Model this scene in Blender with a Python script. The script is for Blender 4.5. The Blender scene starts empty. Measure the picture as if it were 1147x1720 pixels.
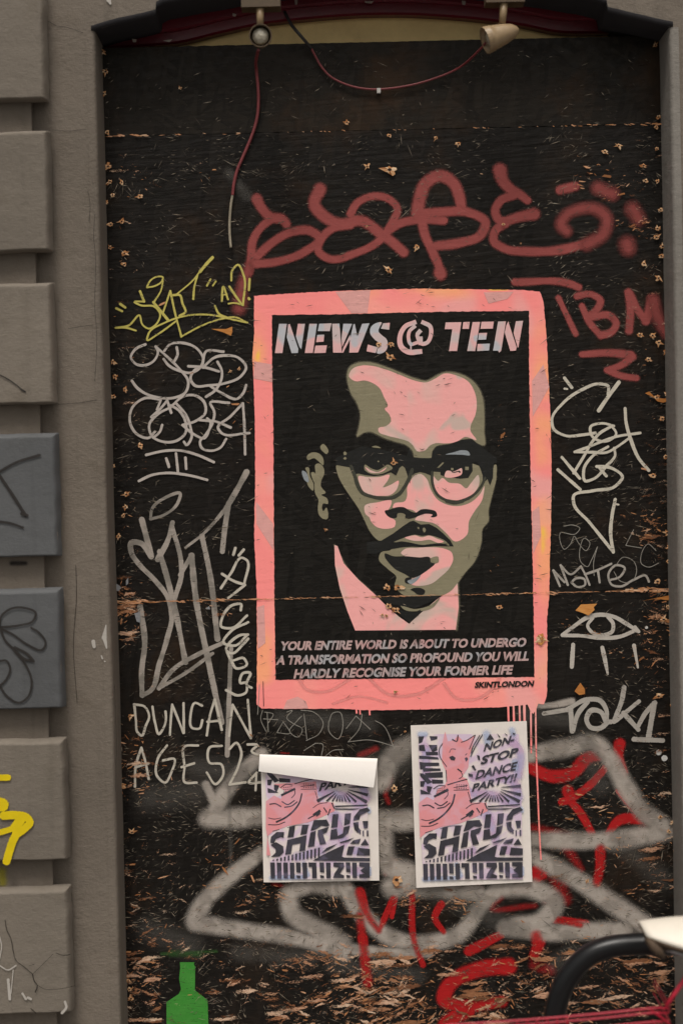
import bpy, bmesh, math, random
from mathutils import Vector, Matrix, noise
from mathutils.geometry import tessellate_polygon
random.seed(7)
R = math.radians
S = bpy.context.scene
C = S.collection

# ------------------------------------------------------------------ camera, sky, sun, exposure
D, CZ, FPX = 3.4, 1.65, 2615.0
CAM_POS = Vector((0.0, -D, CZ))
CAM_ROT = Matrix.Rotation(R(90 - 1.67), 3, 'X') @ Matrix.Rotation(R(-1.29), 3, 'Z')
cam = bpy.data.cameras.new('camera')
camo = bpy.data.objects.new('camera', cam); C.objects.link(camo)
camo.matrix_world = Matrix.Translation(CAM_POS) @ CAM_ROT.to_4x4()
cam.sensor_fit = 'VERTICAL'; cam.sensor_height = 36.0; cam.lens = FPX / 1720 * 36.0
cam.clip_end = 400
cam.dof.use_dof = True; cam.dof.focus_distance = D; cam.dof.aperture_fstop = 1.4
S.camera = camo

SUN_EL, SUN_AZ = 64, -14      # sun high behind the camera, a little to the left
w = bpy.data.worlds.new('World'); S.world = w; w.use_nodes = True
nt = w.node_tree; nt.nodes.clear()
sky = nt.nodes.new('ShaderNodeTexSky'); sky.sky_type = 'NISHITA'; sky.sun_disc = False
sky.sun_elevation = R(SUN_EL); sky.sun_rotation = R(180 + SUN_AZ); sky.air_density = 1.5; sky.dust_density = 5
hs = nt.nodes.new('ShaderNodeHueSaturation'); hs.inputs['Saturation'].default_value = 0.22
bg = nt.nodes.new('ShaderNodeBackground'); bg.inputs[1].default_value = 0.085
wo = nt.nodes.new('ShaderNodeOutputWorld')
wm = nt.nodes.new('ShaderNodeMix'); wm.data_type = 'RGBA'; wm.blend_type = 'MULTIPLY'; wm.inputs[0].default_value = 1; wm.inputs[7].default_value = (1, .97, .925, 1)
nt.links.new(sky.outputs[0], hs.inputs['Color']); nt.links.new(hs.outputs[0], wm.inputs[6]); nt.links.new(wm.outputs[2], bg.inputs[0]); nt.links.new(bg.outputs[0], wo.inputs[0])
sl = bpy.data.lights.new('sun', 'SUN'); sl.energy = 1.7; sl.angle = R(18); sl.color = (1, .945, .88)
so = bpy.data.objects.new('sun', sl); C.objects.link(so)
sd = Vector((math.sin(R(SUN_AZ)) * math.cos(R(SUN_EL)), -math.cos(R(SUN_AZ)) * math.cos(R(SUN_EL)), math.sin(R(SUN_EL))))
so.rotation_euler = sd.to_track_quat('Z', 'Y').to_euler(); so.location = (0, -4, 6)
S.view_settings.view_transform = 'Standard'; S.view_settings.look = 'None'
S.view_settings.exposure = 0.42; S.view_settings.gamma = 1; S.view_settings.use_curve_mapping = False
S.render.engine = 'CYCLES'
S.cycles.transparent_max_bounces = 40
S.cycles.use_denoising = True
S.cycles.max_bounces = 5; S.cycles.diffuse_bounces = 3; S.cycles.glossy_bounces = 2
S.cycles.use_adaptive_sampling = True; S.cycles.adaptive_threshold = 0.02
S.cycles.caustics_reflective = False; S.cycles.caustics_refractive = False

# ------------------------------------------------------------------ helpers
def P(px, py, Y=0.0):
    d = CAM_ROT @ Vector(((px - 573.5) / FPX, -(py - 860) / FPX, -1.0))
    return CAM_POS + d * ((Y - CAM_POS.y) / d.y)

def cr(ox, oy, s):
    return lambda pts: [(ox + x / s, oy + y / s) for x, y in pts]

def lin(r, g, b, k=1.0):
    f = lambda c: (c / 255 / 12.92) if c / 255 <= .04045 else ((c / 255 + .055) / 1.055) ** 2.4
    return (f(r) * k, f(g) * k, f(b) * k)

def props(o, label=None, cat=None, group=None, kind=None):
    if label: o['label'] = label
    if cat: o['category'] = cat
    if group: o['group'] = group
    if kind: o['kind'] = kind
    return o

def thing(name, loc, label, cat, group=None):
    o = bpy.data.objects.new(name, None); C.objects.link(o); o.location = loc
    o.empty_display_size = .05
    return props(o, label, cat, group)

def root_loc(p):
    v = Vector((0, 0, 0))
    while p: v += p.location; p = p.parent
    return v

def mesh(name, verts, faces, mats, parent=None, uv=None, fmat=None, smooth=False, label=None, kind=None, col=None):
    off = root_loc(parent)
    me = bpy.data.meshes.new(name)
    me.from_pydata([tuple(Vector(v) - off) for v in verts], [], faces)
    for m in (mats if isinstance(mats, (list, tuple)) else [mats]): me.materials.append(m)
    if uv:
        l = me.uv_layers.new(name='UVMap')
        vi = [0] * len(me.loops); me.loops.foreach_get('vertex_index', vi)
        l.data.foreach_set('uv', [c for i in vi for c in uv[i]])
    if fmat: me.polygons.foreach_set('material_index', fmat)
    if smooth: me.polygons.foreach_set('use_smooth', [True] * len(me.polygons))
    if col:
        a = me.attributes.new('tint', 'FLOAT', 'FACE'); a.data.foreach_set('value', col)
    me.update()
    o = bpy.data.objects.new(name, me); C.objects.link(o); o.parent = parent
    return props(o, label, kind=kind)

def node_mat(name):
    m = bpy.data.materials.new(name); m.use_nodes = True
    n = m.node_tree.nodes; l = m.node_tree.links
    return m, n, l, n['Principled BSDF']

# shared relief of an OSB board: overlapping strands, read from world position
g = bpy.data.node_groups.new('osb_relief', 'ShaderNodeTree')
g.interface.new_socket('Height', in_out='OUTPUT', socket_type='NodeSocketFloat')
g.interface.new_socket('Strand', in_out='OUTPUT', socket_type='NodeSocketFloat')
gn, gl = g.nodes, g.links
geo = gn.new('ShaderNodeNewGeometry'); go = gn.new('NodeGroupOutput')
def gmath(op, a, b=None, c=None):
    m = gn.new('ShaderNodeMath'); m.operation = op
    for i, v in enumerate((a, b, c)):
        if v is None: continue
        if isinstance(v, (int, float)): m.inputs[i].default_value = v
        else: gl.new(v, m.inputs[i])
    return m.outputs[0]
hs_ = []
for rot, sc in ((4, 62), (38, 55), (-33, 58), (80, 50)):
    mp = gn.new('ShaderNodeMapping'); mp.vector_type = 'POINT'
    mp.inputs['Rotation'].default_value = (0, R(rot), 0)
    mp2 = gn.new('ShaderNodeMapping'); mp2.inputs['Scale'].default_value = (sc * .22, 0, sc * 1.6)
    gl.new(geo.outputs['Position'], mp.inputs[0]); gl.new(mp.outputs[0], mp2.inputs[0])
    nz = gn.new('ShaderNodeTexNoise'); nz.inputs['Scale'].default_value = .9; nz.inputs['Detail'].default_value = 3
    gl.new(mp2.outputs[0], nz.inputs['Vector'])
    vo = gn.new('ShaderNodeTexVoronoi'); vo.inputs['Scale'].default_value = 1.0
    gl.new(mp2.outputs[0], vo.inputs['Vector'])
    sp = gn.new('ShaderNodeSeparateColor'); gl.new(vo.outputs['Color'], sp.inputs[0])
    hs_.append((sp.outputs[0], sp.outputs[1], nz.outputs[0]))
h = hs_[0][0]
for i in (1, 2, 3):
    pick = gmath('GREATER_THAN', hs_[i][1], .62)
    dlt = gmath('SUBTRACT', hs_[i][0], h)
    h = gmath('MULTIPLY_ADD', pick, dlt, h)
fine = gmath('ADD', gmath('MULTIPLY', hs_[0][2], .9), gmath('MULTIPLY', hs_[1][2], .35))
gl.new(gmath('ADD', gmath('MULTIPLY', h, .55), fine), go.inputs[0])
gl.new(h, go.inputs[1])

def relief(m, n, l, bs, strength=.35, dist=.0012):
    gg = n.new('ShaderNodeGroup'); gg.node_tree = g
    bp = n.new('ShaderNodeBump'); bp.inputs['Strength'].default_value = strength; bp.inputs['Distance'].default_value = dist
    l.new(gg.outputs[0], bp.inputs['Height']); l.new(bp.outputs[0], bs.inputs['Normal'])
    return gg

def nd_math(n, l, op, a, b=None, c=None, clamp=False):
    m = n.new('ShaderNodeMath'); m.operation = op; m.use_clamp = clamp
    for i, v in enumerate((a, b, c)):
        if v is None: continue
        if isinstance(v, (int, float)): m.inputs[i].default_value = v
        else: l.new(v, m.inputs[i])
    return m.outputs[0]

def wpos(n, l, scale=(1, 1, 1), rot=(0, 0, 0)):
    ge = n.new('ShaderNodeNewGeometry'); mp = n.new('ShaderNodeMapping')
    mp.inputs['Scale'].default_value = scale; mp.inputs['Rotation'].default_value = rot
    l.new(ge.outputs['Position'], mp.inputs[0]); return mp.outputs[0]

def noise_n(n, l, vec, scale, detail=4, rough=.5, dist=0):
    t = n.new('ShaderNodeTexNoise'); t.inputs['Scale'].default_value = scale
    t.inputs['Detail'].default_value = detail; t.inputs['Roughness'].default_value = rough
    t.inputs['Distortion'].default_value = dist
    l.new(vec, t.inputs['Vector']); return t.outputs[0]

def ramp(n, l, fac, stops, interp='LINEAR'):
    r = n.new('ShaderNodeValToRGB'); r.color_ramp.interpolation = interp
    e = r.color_ramp.elements
    while len(e) < len(stops): e.new(.5)
    for x, (p, c) in zip(e, stops):
        x.position = p; x.color = (*c, 1)
    l.new(fac, r.inputs[0]); return r.outputs[0]

def ssmooth(n, l, v, a, b, lo=0., hi=1.):
    m = n.new('ShaderNodeMapRange'); m.interpolation_type = 'SMOOTHSTEP'
    m.inputs[1].default_value = a; m.inputs[2].default_value = b; m.inputs[3].default_value = lo; m.inputs[4].default_value = hi
    l.new(v, m.inputs[0]); return m.outputs[0]

def mixc(n, l, fac, a, b, mode='MIX'):
    m = n.new('ShaderNodeMix'); m.data_type = 'RGBA'; m.blend_type = mode
    if isinstance(fac, (int, float)): m.inputs[0].default_value = fac
    else: l.new(fac, m.inputs[0])
    for i, v in ((6, a), (7, b)):
        if isinstance(v, tuple): m.inputs[i].default_value = (*v, 1)
        else: l.new(v, m.inputs[i])
    return m.outputs[2]

def paint(name, col, soft=.15, opac=1.0, wear=.15, col2=None, rough=.55, fill=False, grain=0, nscale=14, bump=.55):
    """paint lying on the boards. Ribbons fade at their edge over the fraction soft of the half width."""
    m, n, l, bs = node_mat(name)
    relief(m, n, l, bs, bump)
    pos = wpos(n, l)
    if col2:
        nf = noise_n(n, l, pos, nscale, 3, .5, .6)
        c = mixc(n, l, ssmooth(n, l, nf, .42, .6), col, col2)
    else:
        nf = noise_n(n, l, pos, 40, 4)
        c = mixc(n, l, nf, tuple(x * .86 for x in col), tuple(min(1, x * 1.1) for x in col))
    if bump:
        sA = noise_n(n, l, wpos(n, l, (20, 1, 300), (0, R(12), 0)), 1, 4, .75)
        sB = noise_n(n, l, wpos(n, l, (22, 1, 330), (0, R(-37), 0)), 1, 4, .75)
        sC = noise_n(n, l, wpos(n, l, (22, 1, 330), (0, R(64), 0)), 1, 4, .75)
        lt = ssmooth(n, l, nd_math(n, l, 'MAXIMUM', sA, sB), .58, .70, 0, .85)
        dk = ssmooth(n, l, nd_math(n, l, 'MAXIMUM', sC, nd_math(n, l, 'SUBTRACT', 1.0, sA)), .59, .70, 0, .8)
        c = mixc(n, l, lt, c, tuple(min(1, x*1.3+.02) for x in col))
        c = mixc(n, l, dk, c, tuple(x*.5 for x in col))
    l.new(c, bs.inputs['Base Color'])
    bs.inputs['Roughness'].default_value = rough
    bs.inputs['Specular IOR Level'].default_value = .3
    # wear: fine strand-like nicks
    wn = noise_n(n, l, wpos(n, l, (60, 1, 420), (0, R(7), 0)), 1, 3, .6)
    wn2 = noise_n(n, l, wpos(n, l, (70, 1, 380), (0, R(42), 0)), 1, 3, .6)
    wm = nd_math(n, l, 'MAXIMUM', wn, wn2)
    hi = .86 - wear * .3
    a = ssmooth(n, l, wm, hi - .05, hi + .03, 1, .15)
    if not fill:
        uv = n.new('ShaderNodeUVMap'); uv.uv_map = 'UVMap'
        ln = n.new('ShaderNodeVectorMath'); ln.operation = 'LENGTH'; l.new(uv.outputs[0], ln.inputs[0])
        en = noise_n(n, l, pos, 520, 2)
        t = nd_math(n, l, 'MULTIPLY_ADD', nd_math(n, l, 'SUBTRACT', en, .5), .35 if soft < .5 else .22, ln.outputs['Value'])
        a = nd_math(n, l, 'MULTIPLY', a, ssmooth(n, l, t, 1 - soft, .97, 1, 0))
    if grain:
        gr = noise_n(n, l, pos, 900, 2, .7)
        gr2 = noise_n(n, l, pos, 30, 3)
        q = nd_math(n, l, 'MULTIPLY', ssmooth(n, l, gr, .3, .62), 1)
        q2 = nd_math(n, l, 'MULTIPLY_ADD', q, grain, 1 - grain)
        a = nd_math(n, l, 'MULTIPLY', a, q2)
        a = nd_math(n, l, 'MULTIPLY', a, ssmooth(n, l, gr2, .2, .55, 1 - grain * .7, 1))
    a = nd_math(n, l, 'MULTIPLY', a, opac)
    l.new(a, bs.inputs['Alpha'])
    return m

def catmull(pts, closed=False, step=3.0):
    if len(pts) < 3 and not closed:
        (x0, y0), (x1, y1) = pts[0], pts[-1]
        k = max(2, int(math.hypot(x1 - x0, y1 - y0) / step) + 1)
        return [(x0 + (x1 - x0) * i / k, y0 + (y1 - y0) * i / k) for i in range(k + 1)]
    out = []; N = len(pts)
    rng = range(N) if closed else range(N - 1)
    for i in rng:
        p1, p2 = pts[i], pts[(i + 1) % N]
        p0 = pts[i - 1] if (i > 0 or closed) else p1
        p3 = pts[(i + 2) % N] if (i + 2 < N or closed) else p2
        L = math.hypot(p2[0] - p1[0], p2[1] - p1[1])
        # centripetal-like tangents to avoid overshoot
        k = max(1, int(L / step))
        def tang(a, b, c):
            la = math.hypot(b[0]-a[0], b[1]-a[1]) or 1e-6; lb = math.hypot(c[0]-b[0], c[1]-b[1]) or 1e-6
            t = [((b[j]-a[j]) / la * lb + (c[j]-b[j]) / lb * la) / (la + lb) for j in (0, 1)]
            return t
        t1 = tang(p0, p1, p2) if p0 != p1 else [(p2[j]-p1[j]) / (L or 1) for j in (0, 1)]
        t2 = tang(p1, p2, p3) if p3 != p2 else [(p2[j]-p1[j]) / (L or 1) for j in (0, 1)]
        for s in range(k):
            t = s / k; h00 = 2*t**3-3*t*t+1; h10 = t**3-2*t*t+t; h01 = -2*t**3+3*t*t; h11 = t**3-t*t
            out.append(tuple(h00*p1[j]+h10*L*t1[j]+h01*p2[j]+h11*L*t2[j] for j in (0, 1)))
    if not closed: out.append(pts[-1])
    return out

class Ink:
    """collects ribbons and filled shapes lying in the plane y = Y as one mesh"""
    def __init__(s, Y, step=.00004): s.v = []; s.f = []; s.uv = []; s.Y = Y; s.k = 0; s.dy = step
    def y(s): s.k += 1; return s.Y - s.k * s.dy
    def line(s, pts, w, w2=None, closed=False, wob=.11):
        if w2 is None: w2 = w
        q = catmull(pts, closed)
        if closed: q = q + [q[0]]
        q = [p for i, p in enumerate(q) if i == 0 or math.hypot(p[0]-q[i-1][0], p[1]-q[i-1][1]) > 1e-4]
        if len(q) < 2: q = [pts[0], (pts[0][0] + .5, pts[0][1])]
        Y = s.y(); n = len(q); rows = []
        ph = random.random() * 50
        for i, p in enumerate(q):
            a, b = q[max(0, i - 1)], q[min(n - 1, i + 1)]
            dx, dy = b[0]-a[0], b[1]-a[1]; L = math.hypot(dx, dy) or 1; dx /= L; dy /= L
            hw = (w + (w2 - w) * i / max(1, n - 1)) / 2 * (1 + wob * noise.noise(Vector((ph, i * .13, 0))) * 2)
            rows.append((p, (dx, dy), hw, 0))
        if not closed:
            p, d, hw, _ = rows[0]; rows.insert(0, ((p[0]-d[0]*hw, p[1]-d[1]*hw), d, hw, 1))
            p, d, hw, _ = rows[-1]; rows.append(((p[0]+d[0]*hw, p[1]+d[1]*hw), d, hw, 1))
        base = len(s.v)
        for (p, d, hw, c) in rows:
            nx, ny = -d[1], d[0]
            for u in (-1, 0, 1):
                s.v.append(P(p[0] + nx*hw*u, p[1] + ny*hw*u, Y)); s.uv.append((u, c))
        for i in range(len(rows) - 1):
            for j in (0, 1):
                a = base + i*3 + j; s.f.append((a, a+1, a+4, a+3))
        return s
    def lines(s, f, items, k=1.0):
        for it in items: s.line(f(it[0]), it[1]/k, it[2]/k if len(it) > 2 else None)
        return s
    def dot(s, x, y, r): return s.line([(x-.2, y), (x+.2, y)], 2*r)
    def fill(s, pts, smooth=True, step=4, jag=0):
        q = catmull(pts, True, step) if smooth else list(pts)
        if jag:
            qq = []
            N = len(q)
            for i in range(N):
                a, b = q[i], q[(i+1) % N]; L = math.hypot(b[0]-a[0], b[1]-a[1]); k = max(1, int(L / 4))
                for t in range(k): qq.append((a[0]+(b[0]-a[0])*t/k + random.uniform(-jag, jag), a[1]+(b[1]-a[1])*t/k + random.uniform(-jag, jag)))
            q = qq
        Y = s.y(); base = len(s.v)
        for x, y in q: s.v.append(P(x, y, Y)); s.uv.append((0, 0))
        for t in tessellate_polygon([[Vector((x, y, 0)) for x, y in q]]):
            a, b, c = t
            ax = (q[b][0]-q[a][0])*(q[c][1]-q[a][1]) - (q[b][1]-q[a][1])*(q[c][0]-q[a][0])
            s.f.append((base+a, base+b, base+c) if ax > 0 else (base+a, base+c, base+b))
        return s
    def raw(s, vs, fs):
        Y = s.y(); base = len(s.v)
        for x, y in vs: s.v.append(P(x, y, Y)); s.uv.append((0, 0))
        for f in fs: s.f.append(tuple(base + i for i in f))
    def text(s, txt, x0, y0, x1, y1, cap, shear=.22, bold=.02):
        cu = bpy.data.curves.new('t', 'FONT'); cu.body = txt; cu.offset = bold; cu.resolution_u = 3
        ob = bpy.data.objects.new('t', cu); C.objects.link(ob)
        me = bpy.data.meshes.new_from_object(ob)
        vs = [v.co.copy() for v in me.vertices]; fs = [tuple(p.vertices) for p in me.polygons]
        bpy.data.objects.remove(ob); bpy.data.meshes.remove(me); bpy.data.curves.remove(cu)
        xa, xb = min(v.x for v in vs), max(v.x for v in vs); H = .73
        ux, uy = (x1-x0) / (xb-xa), (y1-y0) / (xb-xa)
        out = [(x0 + (v.x-xa)*ux + shear*cap*v.y/H, y0 + (v.x-xa)*uy - cap*v.y/H) for v in vs]
        s.raw(out, fs)
    def build(s, name, mat, parent, label=None):
        return mesh(name, s.v, s.f, mat, parent, uv=s.uv, label=label)

import numpy as np
class Field:
    """sprayed lines as one sheet: every vertex holds its distance to the nearest line in half widths"""
    def __init__(s, Y, cell=1.6): s.Y = Y; s.c = cell; s.q = []
    def line(s, pts, w, w2=None):
        if w2 is None: w2 = w
        q = catmull(pts, False, 2.0); n = len(q); ph = random.random()*50
        for i, p in enumerate(q):
            hw = (w + (w2-w)*i/max(1, n-1))/2*(1 + .12*noise.noise(Vector((ph, i*.06, 0))))
            s.q.append((p[0], p[1], hw))
        return s
    def lines(s, f, items, k=1.0):
        for it in items: s.line(f(it[0]), it[1]/k, it[2]/k if len(it) > 2 else None)
        return s
    def dot(s, x, y, r): return s.line([(x-.5, y), (x+.5, y)], 2*r)
    def build(s, name, mat, parent, label=None):
        q = np.array(s.q); m = q[:, 2].max() + 3; c = s.c
        x0, y0 = q[:, 0].min()-m, q[:, 1].min()-m
        nx, ny = int((q[:, 0].max()+m-x0)/c)+2, int((q[:, 1].max()+m-y0)/c)+2
        T = np.full((ny, nx), 9.0)
        for (x, y, h) in q:
            i0, i1 = max(0, int((x-h-2-x0)/c)), min(nx, int((x+h+2-x0)/c)+2); j0, j1 = max(0, int((y-h-2-y0)/c)), min(ny, int((y+h+2-y0)/c)+2)
            X = x0+np.arange(i0, i1)*c-x; Yy = y0+np.arange(j0, j1)*c-y
            d = np.sqrt(X[None, :]**2+Yy[:, None]**2)/h
            T[j0:j1, i0:i1] = np.minimum(T[j0:j1, i0:i1], d)
        use = T < 1.6
        F = use[:-1, :-1] & use[1:, :-1] & use[:-1, 1:] & use[1:, 1:]
        idx = {}; v = []; uv = []; f = []
        def g(j, i):
            k = idx.get((j, i))
            if k is None:
                k = idx[(j, i)] = len(v); v.append(P(x0+i*c, y0+j*c, s.Y)); uv.append((float(T[j, i]), 0.0))
            return k
        for j, i in zip(*np.nonzero(F)): f.append((g(j, i), g(j+1, i), g(j+1, i+1), g(j, i+1)))
        return mesh(name, v, f, mat, parent, uv=uv, label=label)

def tube(pts, r, seg=12, mats=None, closed=False):
    """returns verts, faces for a tube through world points; r a number or list"""
    vs, fs = [], []; n = len(pts); pts = [Vector(p) for p in pts]
    up = Vector((.12, -.31, .94)).normalized()
    prev = None
    for i, p in enumerate(pts):
        a = pts[(i-1) % n] if (i > 0 or closed) else pts[0]; b = pts[(i+1) % n] if (i < n-1 or closed) else pts[-1]
        d = (b-a).normalized()
        x = (prev - d*prev.dot(d)) if prev else up.cross(d)
        if x.length < 1e-4: x = Vector((1, 0, 0)).cross(d)
        x.normalize(); y = d.cross(x); prev = x
        rr = r[i] if isinstance(r, (list, tuple)) else r
        for k in range(seg):
            t = 2*math.pi*k/seg; vs.append(p + x*math.cos(t)*rr + y*math.sin(t)*rr)
    m = n if closed else n-1
    for i in range(m):
        for k in range(seg):
            a = i*seg+k; b = i*seg+(k+1) % seg; j = ((i+1) % n)*seg
            fs.append((a, b, j+(k+1) % seg, j+k))
    if not closed:
        fs.append(tuple(range(seg))[::-1]); fs.append(tuple((n-1)*seg+k for k in range(seg)))
    return vs, fs

def sm3(pts, k=8):
    out = []; n = len(pts); pts = [Vector(p) for p in pts]
    for i in range(n-1):
        p0, p1, p2, p3 = pts[max(0, i-1)], pts[i], pts[i+1], pts[min(n-1, i+2)]
        for s in range(k):
            t = s/k
            out.append(.5*((2*p1)+(p2-p0)*t+(2*p0-5*p1+4*p2-p3)*t*t+(3*p1-p0-3*p2+p3)*t**3))
    out.append(pts[-1]); return out

def lathe(profile, axis_o, axis_d, seg=28):
    """profile: (dist along axis, radius)"""
    d = Vector(axis_d).normalized(); x = d.cross(Vector((0, 0, 1)));
    if x.length < 1e-3: x = Vector((1, 0, 0))
    x.normalize(); y = d.cross(x); o = Vector(axis_o); vs, fs = [], []
    for (a, r) in profile:
        for k in range(seg):
            t = 2*math.pi*k/seg; vs.append(o + d*a + (x*math.cos(t)+y*math.sin(t))*max(r, 1e-5))
    for i in range(len(profile)-1):
        for k in range(seg): fs.append((i*seg+k, i*seg+(k+1) % seg, (i+1)*seg+(k+1) % seg, (i+1)*seg+k))
    return vs, fs

def box(x0, x1, y0, y1, z0, z1):
    v = [(x, y, z) for z in (z0, z1) for y in (y0, y1) for x in (x0, x1)]
    f = [(0, 2, 3, 1), (4, 5, 7, 6), (0, 1, 5, 4), (2, 6, 7, 3), (0, 4, 6, 2), (1, 3, 7, 5)]
    return v, f

# ------------------------------------------------------------------ materials of the setting
def plaster(name, col, dirt=1.0, blue=0, bump=1.0):
    m, n, l, bs = node_mat(name)
    pos = wpos(n, l)
    big = noise_n(n, l, pos, 2.2, 4, .6); mid = noise_n(n, l, pos, 11, 6, .65); fine = noise_n(n, l, pos, 150, 3, .6)
    streak = noise_n(n, l, wpos(n, l, (26, 26, 1.3)), 1, 4, .6)
    c = mixc(n, l, ssmooth(n, l, big, .3, .7), tuple(x*.86 for x in col), tuple(x*1.1 for x in col))
    c = mixc(n, l, nd_math(n, l, 'MULTIPLY', ssmooth(n, l, streak, .52, .78), .3*dirt), c, tuple(x*.45 for x in col))
    c = mixc(n, l, nd_math(n, l, 'MULTIPLY', ssmooth(n, l, mid, .52, .75), .35*dirt), c, (col[0]*.62, col[1]*.58, col[2]*.5))
    spk = noise_n(n, l, pos, 260, 2, .5)
    c = mixc(n, l, nd_math(n, l, 'MULTIPLY', ssmooth(n, l, spk, .74, .78), .5), c, tuple(min(1, x*2.6) for x in col))
    l.new(c, bs.inputs['Base Color']); bs.inputs['Roughness'].default_value = .8; bs.inputs['Specular IOR Level'].default_value = .25
    # brushed-on masonry paint: lumps, brush drag, pits
    drag = noise_n(n, l, wpos(n, l, (90, 90, 420)), 1, 3, .6)
    hgt = nd_math(n, l, 'ADD', nd_math(n, l, 'MULTIPLY', mid, .9), nd_math(n, l, 'ADD', nd_math(n, l, 'MULTIPLY', fine, .22), nd_math(n, l, 'MULTIPLY', drag, .16)))
    lump = noise_n(n, l, pos, 55, 3, .5)
    hgt = nd_math(n, l, 'ADD', hgt, nd_math(n, l, 'MULTIPLY', lump, .35))
    bp = n.new('ShaderNodeBump'); bp.inputs['Strength'].default_value = bump; bp.inputs['Distance'].default_value = .004
    l.new(hgt, bp.inputs['Height']); l.new(bp.outputs[0], bs.inputs['Normal'])
    return m

WALL = lin(110, 101, 91)
m_wall = plaster('taupe_masonry_paint', WALL)
m_wall_r = plaster('lit_grey_jamb_paint', lin(126, 121, 114))  # grey right reveal, its colour made paler to stand for light falling on it
m_block = plaster('taupe_block_paint', lin(114, 106, 96), .8, bump=.8)
m_grey = plaster('slate_grey_block_paint', lin(85, 86, 87), .7, bump=.6)
m_soffit = plaster('black_soffit_paint', lin(40, 38, 40), .4, bump=.4)
m_dark = plaster('gap_shade_black', (.006, .005, .005), .2)  # near-black colour stands in for the shade in the gap round the boards

def simple(name, col, rough=.5, metal=0, spec=.5, var=.25, nsc=30, bump=0, coat=0):
    m, n, l, bs = node_mat(name); pos = wpos(n, l)
    nf = noise_n(n, l, pos, nsc, 5, .65)
    c = mixc(n, l, nf, tuple(x*(1-var) for x in col), tuple(min(1, x*(1+var)) for x in col))
    l.new(c, bs.inputs['Base Color']); bs.inputs['Roughness'].default_value = rough; bs.inputs['Metallic'].default_value = metal
    bs.inputs['Specular IOR Level'].default_value = spec; bs.inputs['Coat Weight'].default_value = coat
    if bump:
        bp = n.new('ShaderNodeBump'); bp.inputs['Strength'].default_value = bump; bp.inputs['Distance'].default_value = .002
        l.new(noise_n(n, l, pos, nsc*4, 4), bp.inputs['Height']); l.new(bp.outputs[0], bs.inputs['Normal'])
    return m

# black gloss paint over OSB
def osb(name, base, warm=0, rough=.42, strength=1.0):
    m, n, l, bs = node_mat(name)
    gg = relief(m, n, l, bs, strength, .0022)
    pos = wpos(n, l)
    c = mixc(n, l, gg.outputs['Strand'], tuple(x*.75 for x in base), tuple(x*1.35 for x in base))
    # thin scuffs where strand edges rub through
    sc = None
    for rot in (5, 33, -28, 70):
        t = noise_n(n, l, wpos(n, l, (36, 1, 520), (0, R(rot), 0)), 1, 2, .5)
        sc = t if sc is None else nd_math(n, l, 'MAXIMUM', sc, t)
    zone = noise_n(n, l, pos, 7, 4, .6)
    scm = nd_math(n, l, 'MULTIPLY', ssmooth(n, l, sc, .70, .80), ssmooth(n, l, zone, .4, .65, .05, .55))
    c = mixc(n, l, scm, c, lin(88, 84, 76))
    if warm:
        wz = ssmooth(n, l, noise_n(n, l, pos, 3.5, 5, .7), .5, .75, 0, warm)
        c = mixc(n, l, wz, c, lin(70, 48, 28))
    l.new(c, bs.inputs['Base Color']); bs.inputs['Specular IOR Level'].default_value = .13
    r = ssmooth(n, l, noise_n(n, l, pos, 60, 3), .3, .7, rough-.1, rough+.15); l.new(r, bs.inputs['Roughness'])
    return m
m_osb = osb('black_painted_osb', lin(26, 23, 20), .35)
m_osb_top = osb('brown_black_painted_ply', lin(31, 27, 22), .5, .5, .6)

def woodmat(name, cols):
    m, n, l, bs = node_mat(name)
    at = n.new('ShaderNodeAttribute'); at.attribute_name = 'tint'
    c = ramp(n, l, at.outputs['Fac'], [(i/(len(cols)-1), c) for i, c in enumerate(cols)])
    gr = noise_n(n, l, wpos(n, l, (50, 1, 700), (0, R(4), 0)), 1, 3, .6)
    c = mixc(n, l, ssmooth(n, l, gr, .35, .7), c, (0.75, .62, .5), 'MULTIPLY')
    l.new(c, bs.inputs['Base Color']); bs.inputs['Roughness'].default_value = .8; bs.inputs['Specular IOR Level'].default_value = .2
    return m
m_wood = woodmat('bare_osb_wood', [lin(92, 58, 38), lin(168, 116, 74), lin(196, 144, 104), lin(206, 160, 128), lin(222, 190, 160)])
m_rust = woodmat('rust_stained_wood', [lin(120, 76, 44), lin(168, 116, 74), lin(196, 146, 102), lin(210, 174, 136), lin(226, 202, 172)])
m_hair = woodmat('paint_scuffs', [lin(58, 55, 50), lin(78, 74, 67), lin(96, 91, 82), lin(120, 113, 102), lin(160, 152, 138)])
m_hole = simple('screw_hole_dark', lin(38, 22, 14), .9)

# ------------------------------------------------------------------ setting
def big_plane(name, y0, y1, z, mat):
    o = mesh(name, *box(-60, 60, y0, y1, z-.3, z), mat); o['kind'] = 'structure'; return o
m_pave = simple('concrete_paving', (.2, .19, .18), .85, nsc=6, bump=.3)
m_road = simple('asphalt', (.05, .05, .052), .9, nsc=40, bump=.4)
big_plane('pavement', -3.9, 0.6, 0, m_pave)
big_plane('road', -80, -3.902, -.12, m_road)

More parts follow.
